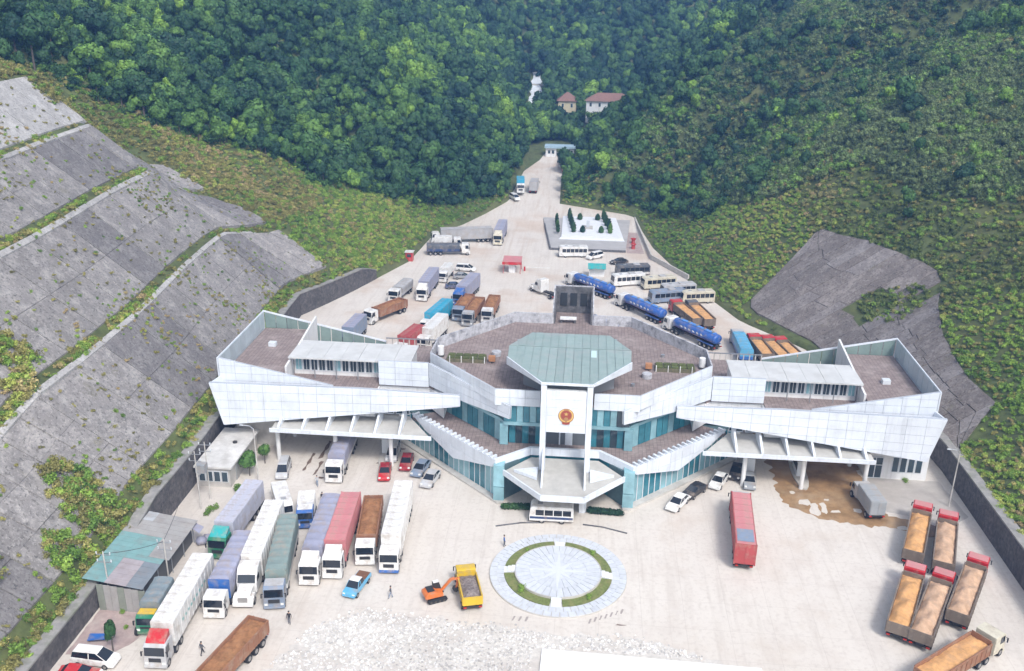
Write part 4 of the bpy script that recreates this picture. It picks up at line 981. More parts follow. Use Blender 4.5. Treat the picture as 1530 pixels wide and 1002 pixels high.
def bus(label, x, y, hd, L, color, cat='bus', w=2.3, h=2.9, stripe=None, group=None, ac=True, roofc=None):
    t = thing('bus' if L > 7 else 'minibus', label, cat, (x,y,float(z0(y))), R(hd), group); hw = w/2
    b = part(t, 'body', (L,w,h,color), lambda: MB().side([(0,.4),(0,h-.25),(.2,h),(L-.5,h),(L-.15,h-.3),(L,1.3),(L,.4)], -hw, hw).mesh('body', PC[color], .12))
    n = max(4,int(L/1.25))
    for s in (-1,1):
        for k in range(n):
            a = .35+k*(L-1.1)/n; q = (L-1.1)/n-.12
            link('window', cmesh(('bwin',round(q,2),h,s,w), lambda: MB().box(0,q,min(s*(hw-.01),s*(hw+.015)),max(s*(hw-.01),s*(hw+.015)),h*.5,h*.82).mesh('window', glass_v)), b, (a,0,0))
        for xx in (1.6,L-1.7): wheel(t, xx, s*(hw-.18), .42, .28)
        part(b, 'headlight', ('bus',L,w,s), lambda s=s: MB().box(L-.02,L+.04,s*(hw-.35)-.16,s*(hw-.35)+.16,.7,.9).mesh('headlight', lamp_m))
        if stripe: part(b, 'side_stripe', (L,w,stripe,s), lambda s=s: MB().box(.1,L-.1,min(s*(hw-.01),s*(hw+.012)),max(s*(hw-.01),s*(hw+.012)),.75,1.1).mesh('side_stripe', PC[stripe]))
    part(b, 'windscreen', (L,w,h), lambda: MB().side([(L-.13,h-.34),(L,1.38),(L+.03,1.38),(L-.09,h-.34)], -hw+.12, hw-.12).mesh('windscreen', glass_v))
    part(b, 'rear_window', (w,h), lambda: MB().box(-.03,.01,-hw+.2,hw-.2,h*.55,h*.85).mesh('rear_window', glass_v))
    part(b, 'bumper', (L,w), lambda: MB().box(L-.05,L+.1,-hw+.05,hw-.05,.38,.62).mesh('bumper', black_p, .03))
    if ac: part(b, 'roof_unit', (L,h), lambda: MB().box(L*.3,L*.3+1.6,-.7,.7,h,h+.22).mesh('roof_unit', PC['silver'], .06))
    part(b, 'roof_hatch', (L,h), lambda: MB().box(L*.7,L*.7+.7,-.35,.35,h,h+.07).mesh('roof_hatch', PC['grey'], .02))
    return t
G3 = 'cars parked along the glass front'
car('red car with a dark roof, third from the entrance along the left glass front', 'car', -26.7,7.6,-82,'red', roofc='darkred', group=G3)
car('dark red car under the canopy corner, left of the entrance', 'car', -23.9,10.9,-87,'darkred', group=G3)
car('silver blue car, second from the entrance along the left glass front', 'car', -20.9,9.2,-101,'bluegrey', group=G3)
car('silver grey car nearest the entrance along the left glass front', 'car', -18.9,6.3,-102,'silver', group=G3)
car('small white van parked deepest beneath the left canopy corner', 'van', -26.4,13.6,-88,'silver','van', group=G3)
car('white sedan nearest the entrance on the right side', 'car', 17.2,3.4,-120,'white', group=G3)
car('black car second from the entrance on the right side', 'car', 20.1,6.7,-128,'black', group=G3)
car('white sedan third from the entrance on the right side', 'car', 23.5,10.2,-115,'white', group=G3)
car('black car half under the right canopy with a glossy bonnet', 'car', 26.1,13.4,-106,'black', group=G3)
car('grey car standing just behind the lone red container truck', 'car', 27.2,11.0,-95,'grey', group=G3)
car('silver people carrier alone near the low flat roofed house', 'car', -41.7,6.7,-81,'silver','van')
car('white van with dark side windows beside the brick paving at lower left', 'van', -51.0,-37.2,-3,'white','van')
car('bright red car partly cut by the bottom edge at lower left', 'car', -51.4,-39.8,0,'red')
car('light blue pickup parked in front of the row of trucks', 'pickup', -23.5,-19.5,-103,'skyblue','pickup', roofc='white')
bus('white minibus behind the white long-nosed tractor', -39.9,-2.2,-64,6.8,'white','minibus', w=2.1, h=2.6, ac=False)
bus('white minibus stopped in front of the entrance canopy', 1.6,-4.0,181,6.0,'white','minibus', w=2.1, h=2.6, stripe='navy', ac=False)

# --- excavator and yellow tipper by the rubble
def excavator():
    t = thing('excavator', 'orange tracked excavator loading a yellow tipper beside the roundabout', 'excavator', (-14.3,-22.7,0), R(28)); t.scale = (.74,.74,.74)
    orange, = (PC['orange'],)
    for s in (-1,1):
        tr = link('track', MB().side([(-1.5,.15),(-1.7,.45),(-1.5,.78),(1.5,.78),(1.7,.45),(1.5,.15),(1.3,.02),(-1.3,.02)], s*.95-.24, s*.95+.24).mesh('track', rubber, .05), t)
        for k in range(4): link('roller', cmesh('roller', lambda: MB().cyl((0,-.27,0),(0,.27,0),.2,n=10).mesh('roller', chas)), tr, (-1.1+k*.73,s*.95,.32))
    link('undercarriage', MB().box(-1,1,-.8,.8,.35,.75).cyl((0,0,.7),(0,0,1.0),.55,n=16).mesh('undercarriage', chas), t)
    up_ = link('house', MB().side([(-1.7,1.0),(-1.75,1.75),(-1.4,2.0),(-.1,2.0),(.1,1.8),(1.0,1.6),(1.05,1.0)], -1.05, 1.05).mesh('house', orange, .1), t)
    link('counterweight', MB().side([(-2.0,1.05),(-2.05,1.6),(-1.7,1.85),(-1.6,1.05)], -1.1, 1.1).mesh('counterweight', PC['orange'], .1), up_)
    link('engine_cover', MB().box(-1.45,-.3,-.6,.95,2.0,2.12).mesh('engine_cover', black_p, .03), up_)
    cb = link('cab', MB().side([(-.2,1.6),(-.25,2.75),(.1,2.85),(.75,2.8),(1.05,1.7),(1.0,1.4)], .25, 1.05).mesh('cab', black_p, .04), t)
    link('cab_window', MB().slab([(-.1,1.07,2.0),(.85,1.07,1.9),(.65,1.07,2.65),(-.1,1.07,2.65)], (0,.02,0)).mesh('cab_window', glass_v), cb)
    link('cab_roof', MB().box(-.2,.75,.3,1.0,2.86,2.93).mesh('cab_roof', PC['white'], .02), cb)
    bm_ = link('boom', MB().slab([(.9,-.35,1.3),(.9,-.35,1.75),(2.4,-.35,3.35),(3.1,-.35,3.45),(4.0,-.35,2.95),(4.0,-.35,2.7),(3.0,-.35,3.05),(2.5,-.35,2.9)], (0,.36,0)).mesh('boom', orange, .03), t)
    st_ = link('stick', MB().slab([(3.7,-.3,3.3),(4.1,-.3,3.1),(3.6,-.3,1.4),(3.35,-.3,1.45)], (0,.26,0)).mesh('stick', orange, .02), t)
    link('cylinder', MB().cyl((1.2,-.17,1.5),(2.5,-.17,2.75),.09,n=8).mesh('cylinder', rim_m), bm_)
    link('bucket', MB().side([(3.1,1.45),(3.75,1.5),(3.75,1.0),(3.4,.75),(2.95,.95)], -.6, .4).mesh('bucket', chas, .04), st_)
excavator()
truck('yellow tipper loaded with rubble beside the orange excavator', 'tipper', -9.6,-24.8,106, 4.6, ccol='yellow', body=DP('yellow','rubble',heap=.3,seed=9,w=2.3,z1=2.3), semi=False, w=2.3, h=2.6, gap=.2, name='tipper_truck', len_=1.7)

# --- the yard behind the building
G4 = 'trucks waiting in the yard behind the building'
truck('long grey container trailer parked crosswise at the far left of the rear yard', 'truck', -24.2,134.2,195, 14.0, ccol='white', body=BX('greyc', corr=True, name='container', z1=3.9), group=G4)
truck('white box truck behind the dark flat truck in the rear yard', 'truck', -38.4,124.5,8, 4.6, ccol='white', body=BX('white', w=2.3, z1=3.4, panels=3), semi=False, group=G4)
truck('dark stake sided truck with a white cab, parked crosswise in the rear yard', 'truck', -39.6,119.0,8, 8.6, ccol='white', body=TP('darkgrey', z1=3.0, side='navy', seed=11), semi=False, group=G4, axles=[1,2.3,3.6])
truck('lavender box truck with a cream cab heading down the road, by the long container', 'truck', -21.9,143.0,-91, 11.0, ccol='cream', deflector='cream', body=BX('lavender', z1=3.9), group=G4)
truck('light grey open truck at the left edge of the rear yard', 'truck', -38.9,89.5,-100, 6.9, ccol='white', body=TP('greyc', z1=3.0, side='silver', seed=12), semi=False, group=G4)
truck('truck with a lavender blue box and a tall white cab in the rear yard', 'truck', -33.8,95.5,-93, 11.0, ccol='white', deflector='white', body=BX('lavender', roof='lavender', z1=4.0), group=G4)
truck('white small truck behind the lavender box truck', 'truck', -31.3,102.8,-96, 4.5, ccol='white', body=BX('white', w=2.2, z1=3.0, panels=3), semi=False, group=G4, w=2.2, h=2.6)
truck('lavender box trailer with a bright blue cab in the middle of the rear yard', 'truck', -23.6,92.4,-101, 10.2, ccol='blue', deflector='blue', body=BX('lavender', z1=4.0), group=G4)
truck('bright cyan blue box trailer beside the brown tippers', 'truck', -27.3,73.6,-103, 9.8, ccol='white', body=BX('cyan', z1=4.0), group=G4)
truck('plain white box trailer just behind the roof wall of the building', 'truck', -26.9,64.4,-101, 9.2, ccol='white', body=BX('white', z1=4.0), group=G4)
truck('dark red container truck mostly hidden behind the roof wall', 'truck', -30.4,57.5,-106, 7.0, ccol='white', body=BX('contred', corr=True, name='container', z1=4.0), group=G4, semi=False)
truck('pale blue box truck at the left end of the rear yard, near the curved wall', 'truck', -43.4,62.4,-96, 8.0, ccol='navy', body=BX('bluegrey', roof='lavender', z1=3.9), group=G4, semi=False)
truck('rusty open tipper with a white cab pointing to the curved wall', 'truck', -37.4,76.0,-121, 8.6, ccol='white', body=DP('brown','ore',seed=14,heap=.05), group=G4, semi=False)
G5 = 'brown tippers side by side in the rear yard'
truck('brown tipper with a dark blue cab, leftmost of three behind the building', 'tipper', -23.6,81.0,-96, 8.2, ccol='bluegrey', body=DP('brown','ore',seed=15), name='tipper_truck', group=G5)
truck('brown tipper with a grey cab, middle one of three behind the building', 'tipper', -21.1,79.2,-96, 9.2, ccol='grey', roof='silver', body=DP('brown','ore',seed=16), name='tipper_truck', group=G5)
truck('brown tipper with a pale cab, rightmost of three behind the building', 'tipper', -17.9,81.0,-93, 8.6, ccol='silver', roof='white', body=DP('brown','ore',seed=17), name='tipper_truck', group=G5)
truck('white long-nosed tractor turning beside the stair head', 'truck', -4.6,87.3,131, 4.0, cab='bonnet', ccol='white', body=lambda t, L: part(t, 'fifth_wheel', (), lambda: MB().box(.8,2.6,-.6,.6,1.1,1.25).mesh('fifth_wheel', chas)), gap=.0, group=G4, semi=False)
TK = lambda t, L: tank_body(t, L)
G6 = 'blue tank trucks queuing behind the building'
for lab, x, y, hd in (('blue tank trailer with a white cab, farthest back of the queue', 8.2,89.0,134),
                      ('blue tank trailer with a white cab, middle of the queue', 18.7,74.2,128),
                      ('blue tank trailer with a white cab, nearest the rear wall of the roof', 28.5,60.5,128),
                      ('blue tank trailer seen only in part behind the roof wall, right of the stair head', 9.8,62.8,133)):
    truck(lab, 'tank truck', x, y, hd, 12.2, ccol='white', body=TK, name='tank_truck', group=G6)
G7 = 'tippers on the right of the rear yard'
truck('red cabbed tipper with an orange load beside the nearest blue tanker', 'tipper', 25.6,71.6,110, 9.6, ccol='red', body=DP('olive','sand',seed=21), name='tipper_truck', group=G7)
truck('black cabbed tipper with an orange load beside the grass bank', 'tipper', 28.1,71.4,105, 9.6, ccol='darkgrey', body=DP('olive','sand',seed=22), name='tipper_truck', group=G7)
truck('light blue tarped truck left of the three small red tippers', 'truck', 33.1,54.0,92, 9.4, ccol='bluegrey', roof='silver', body=TP('skyblue', z1=3.3, side='blue', seed=23), group=G7, semi=False)
for lab, x, y, hd, sd in (('red cabbed tipper next to the light blue truck behind the right wing', 37.0,53.6,98,24),
                         ('red cabbed tipper, middle of three behind the right wing', 40.0,53.2,101,25),
                         ('red cabbed tipper nearest the concrete slope behind the right wing', 42.7,52.8,103,26)):
    truck(lab, 'tipper', x, y, hd, 8.0, ccol='red', body=DP('olive','sand',seed=sd), name='tipper_truck', group=G7, semi=False, axles=[1,2.3])
G8 = 'buses parked on the right of the rear yard'
bus('white bus with dark windows below the memorial square', 2.2,122.6,188,7.6,'white', group=G8)
car('white van right of the bus below the memorial square', 'van', 5.9,122.6,222,'white','van')
bus('dark sided bus behind the white one by the grass bank', 17.4,108.6,194,8.4,'darkgrey', group=G8, stripe='white')
bus('white bus with black window band beside the dark bus', 15.8,101.4,200,8.0,'white', group=G8)
bus('cream bus with black window band, alone near the middle of the bus group', 23.0,100.2,200,8.2,'cream', group=G8)
bus('white and grey bus at the right end by the grass bank', 27.2,95.4,199,8.2,'silver', group=G8)
bus('pale blue grey bus nearest the red cabbed tipper', 24.6,90.6,200,8.6,'bluegrey', group=G8, roofc='white')
bus('beige bus at the foot of the grass bank, nearest the black cabbed tipper', 31.0,90.4,194,7.6,'cream', group=G8)
car('black car beside the teal booth', 'car', 12.4,118.0,200,'black')
car('white van among the trucks in the left rear yard', 'van', -30.0,106.2,-6,'white','van')
car('dark blue car between the trucks of the left rear yard', 'car', -30.6,92.0,8,'navy')
car('grey car just behind the dark blue one in the left rear yard', 'car', -29.8,99.5,10,'grey')

# far up the road
truck('bright blue box truck parked at the left of the upper road', 'truck', -20.4,186.5,-85, 6.0, ccol='white', body=BX('cyan', z1=3.9, panels=3), semi=False)
truck('grey box truck parked at the right of the blue one on the upper road', 'truck', -15.9,180.5,88, 6.2, ccol='white', body=BX('greyc', z1=3.9, panels=3), semi=False)
car('white van at the grass edge of the upper road', 'van', -22.4,176.0,-60,'white','van')
truck('small white truck in front of the far gate building', 'truck', -7.4,214.5,-95, 3.6, ccol='white', body=BX('white', z1=2.9, w=2.2, panels=2), semi=False, w=2.1, h=2.5)
# ---------------------------------------------------------------- vegetation
def leaf_mat(name, ca, cb, cc=None):
    M = bpy.data.materials.new(name); M.use_nodes = True
    t = M.node_tree; N = t.nodes; L = t.links; b = N['Principled BSDF']
    b.inputs['Roughness'].default_value = .6; b.inputs['Specular IOR Level'].default_value = .25
    oi = N.new('ShaderNodeObjectInfo'); r = N.new('ShaderNodeValToRGB')
    r.color_ramp.elements[0].color = (*ca,1); r.color_ramp.elements[1].color = (*cb,1)
    if cc:
        e = r.color_ramp.elements.new(.86); e.color = (*cb,1); r.color_ramp.elements[2].color = (*cc,1)
    nn_ = N.new('ShaderNodeTexNoise'); nn_.inputs['Scale'].default_value = .028; nn_.inputs['Detail'].default_value = 4; L.new(oi.outputs['Location'], nn_.inputs['Vector'])
    m1 = N.new('ShaderNodeMapRange'); m1.inputs[1].default_value = .33; m1.inputs[2].default_value = .67; m1.inputs[3].default_value = -.38; m1.inputs[4].default_value = .38; L.new(nn_.outputs['Fac'], m1.inputs[0])
    m2 = N.new('ShaderNodeMath'); m2.operation = 'ADD'; m2.use_clamp = True; L.new(oi.outputs['Random'], m2.inputs[0]); L.new(m1.outputs[0], m2.inputs[1])
    L.new(m2.outputs[0], r.inputs[0])
    g = N.new('ShaderNodeNewGeometry')
    mr_ = N.new('ShaderNodeMapRange'); mr_.inputs[3].default_value = .62; mr_.inputs[4].default_value = 1.35
    L.new(g.outputs['Random Per Island'], mr_.inputs[0])
    cbn = N.new('ShaderNodeCombineColor'); 
    for i in range(3): L.new(mr_.outputs[0], cbn.inputs[i])
    mx = N.new('ShaderNodeMix'); mx.data_type = 'RGBA'; mx.blend_type = 'MULTIPLY'; mx.inputs[0].default_value = 1
    L.new(r.outputs[0], mx.inputs[6]); L.new(cbn.outputs[0], mx.inputs[7]); L.new(mx.outputs[2], b.inputs['Base Color'])
    return M
leaf_dark = leaf_mat('dark_forest_leaves', (.017,.052,.030), (.058,.130,.040), (.125,.24,.045))
leaf_mid = leaf_mat('forest_leaves', (.034,.092,.032), (.105,.205,.042), (.20,.34,.05))
leaf_scrub = leaf_mat('scrub_leaves', (.17,.165,.06), (.36,.335,.11), (.42,.33,.17))
leaf_green = leaf_mat('bright_scrub_leaves', (.12,.22,.045), (.28,.42,.075), (.40,.45,.11))
leaf_grey = leaf_mat('grey_brush_leaves', (.075,.11,.05), (.19,.25,.10), (.19,.32,.07))
bark = mat('bark', (.12,.10,.08), .9, var=.3, nscale=3)

def card_cloud(centers, radii, n, size, seed, squash=.8, shell=.55, align=.75):
    r = np.random.default_rng(seed)
    V = []
    c = np.array(centers); rad = np.array(radii); w = rad**2/np.sum(rad**2)
    ci = r.choice(len(c), n, p=w)
    dirs = r.normal(size=(n,3)); dirs[:,2] = dirs[:,2]*.8+.25; dirs /= np.linalg.norm(dirs,axis=1)[:,None]
    rr = rad[ci]*(shell+(1-shell)*r.random(n)**.6)
    p = c[ci]+dirs*rr[:,None]*[1,1,squash]
    nrm = dirs*align+r.normal(size=(n,3))*(1.3-align)*.75; nrm /= np.linalg.norm(nrm,axis=1)[:,None]
    a = np.cross(nrm, r.normal(size=(n,3))); a /= np.linalg.norm(a,axis=1)[:,None]
    b = np.cross(nrm, a)
    s = size*(.6+.8*r.random(n))[:,None]
    q = np.stack([p-a*s-b*s*.5, p+a*s*.3-b*s*.9, p+a*s+b*s*.5, p-a*s*.3+b*s*.9], 1)
    return q.reshape(-1,3), np.arange(n*4).reshape(n,4)
def core(centers, radii, k=.72, squash=.75):
    V, F = [], []
    for (c, r_) in zip(centers, radii):
        bm = bmesh.new(); bmesh.ops.create_icosphere(bm, subdivisions=1, radius=r_*k)
        n = len(V)
        for v in bm.verts: V.append((c[0]+v.co.x*(1+.2*random.random()), c[1]+v.co.y, c[2]+v.co.z*squash))
        F += [tuple(x.index+n for x in f.verts) for f in bm.faces]; bm.free()
    return V, F
def crown_mesh(seed, R0=1.0, H=1.0, lobes=8, n=420, size=.13, mt=None, name='crown', tall=1.0):
    r = np.random.default_rng(seed)
    cen, rad = [], []
    for k in range(lobes):
        a = r.uniform(0, 6.28); q = r.uniform(.15,.62)*R0
        z = r.uniform(.35,1.15)*tall
        cen.append((q*math.cos(a), q*math.sin(a), z)); rad.append(r.uniform(.32,.56)*R0)
    cen.append((0,0,.75*tall)); rad.append(.62*R0)
    v, f = card_cloud(cen, rad, n, size, seed, .85, .78, 1.0)
    cv, cf = core(cen, rad, .8)
    vs = v.tolist()+cv; nn = len(v)
    me = bpy.data.meshes.new(name)
    me.from_pydata(vs, [], [tuple(x) for x in f.tolist()]+[tuple(i+nn for i in q) for q in cf])
    me.materials.append(mt)
    return me
crowns = [crown_mesh(100+i, 1, 1, random.Random(i).randint(5,9), 900, .085, (leaf_dark, leaf_mid, leaf_dark, leaf_mid)[i%4], tall=random.Random(i).uniform(.85,1.35)) for i in range(12)]
def bush_mesh(seed, mt, n=110, up=.5, size=.2):
    n = int(n*3.0); size *= .46
    r = np.random.default_rng(seed)
    cen = [(r.uniform(-.6,.6), r.uniform(-.6,.6), r.uniform(.1,up)) for _ in range(5)]
    rad = [r.uniform(.3,.55) for _ in cen]
    v, f = card_cloud(cen, rad, n, size, seed, .95, .35, .55)
    cv, cf = core(cen[:3], rad[:3], .6)
    me = bpy.data.meshes.new('bush'); nn = len(v)
    me.from_pydata(v.tolist()+cv, [], [tuple(x) for x in f.tolist()]+[tuple(i+nn for i in q) for q in cf])
    me.materials.append(mt); return me
bush_s = [bush_mesh(300+i, leaf_scrub, 90, .4, .17) for i in range(4)]
bush_g = [bush_mesh(320+i, leaf_green, 90, .4, .17) for i in range(4)]
bush_b = [bush_mesh(340+i, leaf_grey, 90, 1.1, .13) for i in range(4)]

def scatter(name, meshes, pts, scl, label, cat='vegetation', tilt=.15, zs=None):
    lib = bpy.data.collections.new(name+'_kinds')
    for i, me in enumerate(meshes):
        lib.objects.link(bpy.data.objects.new(f'{name}_kind_{i:02d}', me))
    me = bpy.data.meshes.new(name); me.from_pydata([tuple(p) for p in pts], [], [])
    n = len(pts)
    for an, typ in (('scl','FLOAT_VECTOR'),('rot','FLOAT_VECTOR'),('idx','INT')): me.attributes.new(an, typ, 'POINT')
    sc = np.repeat(np.asarray(scl)[:,None],3,1)*rng.uniform(.85,1.15,(n,3))
    if zs is not None: sc[:,2] *= zs
    me.attributes['scl'].data.foreach_set('vector', sc.astype('f').ravel())
    rot = np.stack([rng.uniform(-tilt,tilt,n), rng.uniform(-tilt,tilt,n), rng.uniform(0,6.28,n)],1)
    me.attributes['rot'].data.foreach_set('vector', rot.astype('f').ravel())
    me.attributes['idx'].data.foreach_set('value', rng.integers(0,len(meshes),n).astype('i'))
    ng = bpy.data.node_groups.new(name, 'GeometryNodeTree')
    ng.interface.new_socket('Geometry', in_out='INPUT', socket_type='NodeSocketGeometry')
    ng.interface.new_socket('Geometry', in_out='OUTPUT', socket_type='NodeSocketGeometry')
    N, L = ng.nodes, ng.links
    gi, go = N.new('NodeGroupInput'), N.new('NodeGroupOutput')
    ci = N.new('GeometryNodeCollectionInfo'); ci.inputs['Collection'].default_value = lib
    ci.inputs['Separate Children'].default_value = True; ci.inputs['Reset Children'].default_value = True
    ip = N.new('GeometryNodeInstanceOnPoints'); ip.inputs['Pick Instance'].default_value = True
    def attr(nm, typ):
        a = N.new('GeometryNodeInputNamedAttribute'); a.data_type = typ; a.inputs[0].default_value = nm; return a.outputs['Attribute']
    L.new(gi.outputs[0], ip.inputs['Points']); L.new(ci.outputs[0], ip.inputs['Instance'])
    L.new(attr('idx','INT'), ip.inputs['Instance Index'])
    e2r = N.new('FunctionNodeEulerToRotation'); L.new(attr('rot','FLOAT_VECTOR'), e2r.inputs[0]); L.new(e2r.outputs[0], ip.inputs['Rotation'])
    L.new(attr('scl','FLOAT_VECTOR'), ip.inputs['Scale']); L.new(ip.outputs[0], go.inputs[0])
    o = link(name, me, kind='stuff', label=label, cat=cat)
    md = o.modifiers.new('scatter', 'NODES'); md.node_group = ng
    return o

Mw = cam.matrix_world.inverted()
def in_view(P, m_=.06):                              # keep only growth the photograph could show, with a margin
    q = P@np.array(Mw.to_3x3()).T+np.array(Mw.translation)
    z = -q[:,2]; x = q[:,0]/np.maximum(z,1)*1400/765; y = q[:,1]/np.maximum(z,1)*1400/501
    return (z > 5) & (np.abs(x) < 1+m_+.12) & (y < 1.25) & (y > -1.15)
def hill_points(side, y0, y1, d0, d1, dens):
    n = int((y1-y0)*(d1-d0)*dens)
    Y = rng.uniform(y0,y1,n); d = rng.uniform(d0,d1,n)
    xe, pr, s = (XL, profL, -1) if side == 'L' else (XR, profR, 1)
    return Y, d, np.stack([xe(Y)+s*d, Y, z0(Y)+pr(d, Y)], 1)
def forestL(Y): return np.interp(Y, [20,40,70,80,89,100,111,117,143,168,300,700], [66,64,60,62,50,42,32,22,7,1.5,1,1])
def forestR(Y): return np.interp(Y, [-20,60,100,118,130,150,166,200,700], [75,64,52,24,12,6,2,1,1])
def conc_topL(Y): return np.where(Y<62, 49, np.where(Y<83, 43.5, -1))
def bad_R(Y, d):                                     # on the right concrete facing
    top = np.interp(Y, [16,21,30,38,44,54,60,66,73,81,93], [1.5,8.5,9,10.5,12.5,17.5,21.5,24,25,25.5,23])
    bot = np.interp(Y, [18,60,83,93], [0,0,2.5,22])
    hole = ((Y-62)/6.5)**2+((d-15)/4.6)**2 < 1+.25*fbm(Y, d, 2.5)
    return (Y > 15) & (Y < 93) & (d < top+.4) & (d > bot) & ~hole
# --- clearings for the houses and the stream
def clearing(P):
    c = np.zeros(len(P), bool)
    for x, y, r_ in ((-8.5,283,7),(-9,275,7),(1,263,8),(16,263,9),(8,254,10),(3,246,9),(14,247,9),(20,255,6),(-9,225,8),(-9,217,7),(-24.5,313,8),(-24,305,6)): c |= (P[:,0]-x)**2+(P[:,1]-y)**2 < r_*r_
    return c
def stream(P): return (np.abs(P[:,0]-np.interp(P[:,1],[250,264,280,296],[-24.6,-24.6,-23.6,-22])) < np.interp(P[:,1],[250,264,280,296],[1,2.4,3.6,5.5])) & (P[:,1] > 250) & (P[:,1] < 298)
parts_ = []
for side, y0_, y1_, d0_, d1_, dens in (('L',-30,330,1,150,.30),('R',-30,300,1,170,.20),('L',330,620,-20,200,.09),('R',300,620,-50,200,.09)):
    Y, d, P = hill_points(side, y0_, y1_, max(d0_,1), d1_, dens)
    k = d > (forestL(Y) if side == 'L' else forestR(Y))
    if side == 'R':                                   # the right hill carries scattered trees in brush
        sparse = (Y < 250) & (rng.random(len(Y)) > np.clip(.07+.35*(fbm(d, Y, 20, 7.) > .5)+.45*np.clip((Y-120)/60,0,1)*(d < 30+(Y-120)*.25)+np.clip((d-110)/30,0,.8), 0, 1))
        k &= ~sparse
        near = (Y < 118) & (d > 30) & (rng.random(len(Y)) < .012); k |= near
    parts_.append(P[k])
n = 3500
Yv = rng.uniform(240, 640, n); Xv = rng.uniform(0,1,n)*(XR(Yv)-XL(Yv))+XL(Yv)
Pv = np.stack([Xv, Yv, z0(Yv)], 1)
parts_.append(Pv[~((Yv < 245) & (Xv > -16))])
FP = np.concatenate(parts_)
FP = FP[in_view(FP) & ~clearing(FP) & ~stream(FP)]
camp = np.array(cam.location if cam.location.length > 1 else (1.56,-113.95,70))
dist = np.linalg.norm(FP-camp, axis=1)
# thin out to a minimum spacing
cell = {}; keep = []
for i in np.argsort(dist):
    x, y = FP[i,0], FP[i,1]; key = (int(x//2.15), int(y//2.15))
    if key in cell: continue
    cell[key] = 1; keep.append(i)
FP = FP[keep]; dist = dist[keep]
rad = np.clip(rng.normal(2.1,.65,len(FP)),1.1,4.0)*np.where(FP[:,1] > 230, 1.35, 1)*np.where(FP[:,0] > 20, .85, 1)
rad = np.where(rng.random(len(FP)) < .08, np.minimum(rad*1.55,4.6), rad)
FP[:,2] += rng.random(len(FP))**2*2.4
FP[:,2] -= .1*rad
NIND = 290
sp = ['round dark green tree', 'broad mid green tree', 'lumpy dark green tree', 'bushy mid green tree']
gl = 'forest trees nearest the yard'
for i in range(NIND):
    p = FP[i]; r_ = float(rad[i]); side = 'left' if p[0] < 0 else 'right'
    v = rng.integers(0, 12)
    Yp = float(p[1])
    if side == 'left': reg = 'high above the concrete slope' if Yp < 84 else 'at the forest edge above the brown scrub' if Yp < 104 else 'at the forest edge above the rear yard' if Yp < 124 else 'low on the bank beside the long grey container trailer' if Yp < 150 else 'at the left side of the upper road'
    else: reg = 'high over the right masonry wall' if Yp < 60 else 'in the brush above the right concrete facing' if Yp < 105 else 'on the green bank right of the bus group' if Yp < 140 else 'behind the memorial square' if Yp < 185 else 'at the right side of the upper road'
    size = 'small' if r_ < 1.75 else 'large' if r_ > 2.35 else 'middling'
    lab = f'{size} {sp[v%4]} {reg}'.replace('small small','very small')
    t = thing('forest_tree', lab, 'tree', tuple(p), rng.uniform(0,6.28), lab+', one of several')
    c = link('crown', crowns[v], t); c.scale = (r_, r_, r_*rng.uniform(1,1.35)); c.location = (0,0,r_*.35)
    tm = cmesh('trunk', lambda: MB().cyl((0,0,-1.6),(0.05,0,1.0),.09,.05,7).mesh('trunk', bark))
    tr = link('trunk', tm, t); tr.scale = (r_, r_, r_)
FR, rr_ = FP[NIND:], rad[NIND:]
scatter('forest', crowns, FR+np.array([0,0,.3]), rr_, 'dense mixed green forest covering the upper slopes and the valley head', zs=1.15)
print('forest', len(FR))

# scrub and brush
S, G, B = [], [], []
for side, y1_, d1_, dens in (('L',175,80,2.0),('R',265,150,1.7)):
    Y, d, P = hill_points(side, -60, y1_, 1.0, d1_, dens)
    k = in_view(P) & ~clearing(P)
    if side == 'L':
        on = d < conc_topL(Y)
        bench = on & ((((np.abs(d-15.2) < .7) | (np.abs(d-28.7) < .6) | (np.abs(d-39) < .7)) & (fbm(d, Y, 3.5, 9.) > -.05)) | (d < 3.3))
        hole = np.zeros(len(Y), bool)
        for oy, od, orr in ((-19,5,4.6),(-26,4,3.8),(-8,19,3.4),(-12,15.5,2.8),(78,50,4),(-36,8,2)): hole |= (Y-oy)**2+(d-od)**2 < (orr*(.75+.3*fbm(Y,d,3)))**2
        tuft = on & (((fbm(d, Y, 4.5, 3.) > .35) & (rng.random(len(Y)) < .4)) | (rng.random(len(Y)) < .11)); small = on & ~hole & ~bench; S_on = np.where(small, .58, np.where(hole, 1.7, np.where(on, 1.15, 1.15)))
        k &= (~on | (bench & (rng.random(len(Y)) < .8)) | hole | tuft) & (d < forestL(Y)+4)
        P[:,2] += np.where(on & ~bench, .28, 0)
        Y, d, P = Y[k], d[k], P[k]; on = on[k]; S_on = S_on[k]
        g = (Y > 112) | (d < 14+(Y-80)*.2) & ~on | (on & (rng.random(len(Y)) < np.where(S_on < .6, .2, .5))) | (d > forestL(Y)-7) & (rng.random(len(Y)) < .6)
        S.append(np.column_stack([P, S_on])[~g]); G.append(np.column_stack([P, S_on])[g])
    else:
        k &= ~bad_R(Y, d)
        Y, d, P = Y[k], d[k], P[k]
        g = ((Y > 72) & (Y < 135) & (d < 22+6*fbm(Y,d,9))) | ((Y < 50) & (d < 30) & (fbm(Y,d,11) > -.25)) | ((Y > 135) & (d < 8))
        brush = ~g & (d > np.interp(Y, [0,60,100,130], [62,46,34,14])+6*fbm(Y,d,14))
        s = ~g & ~brush
        o1 = np.ones((len(Y),1))
        S.append(np.hstack([P,o1])[s]); G.append(np.hstack([P,o1])[g]); B.append(np.hstack([P,o1*1.7])[brush & (rng.random(len(Y)) < .8)])
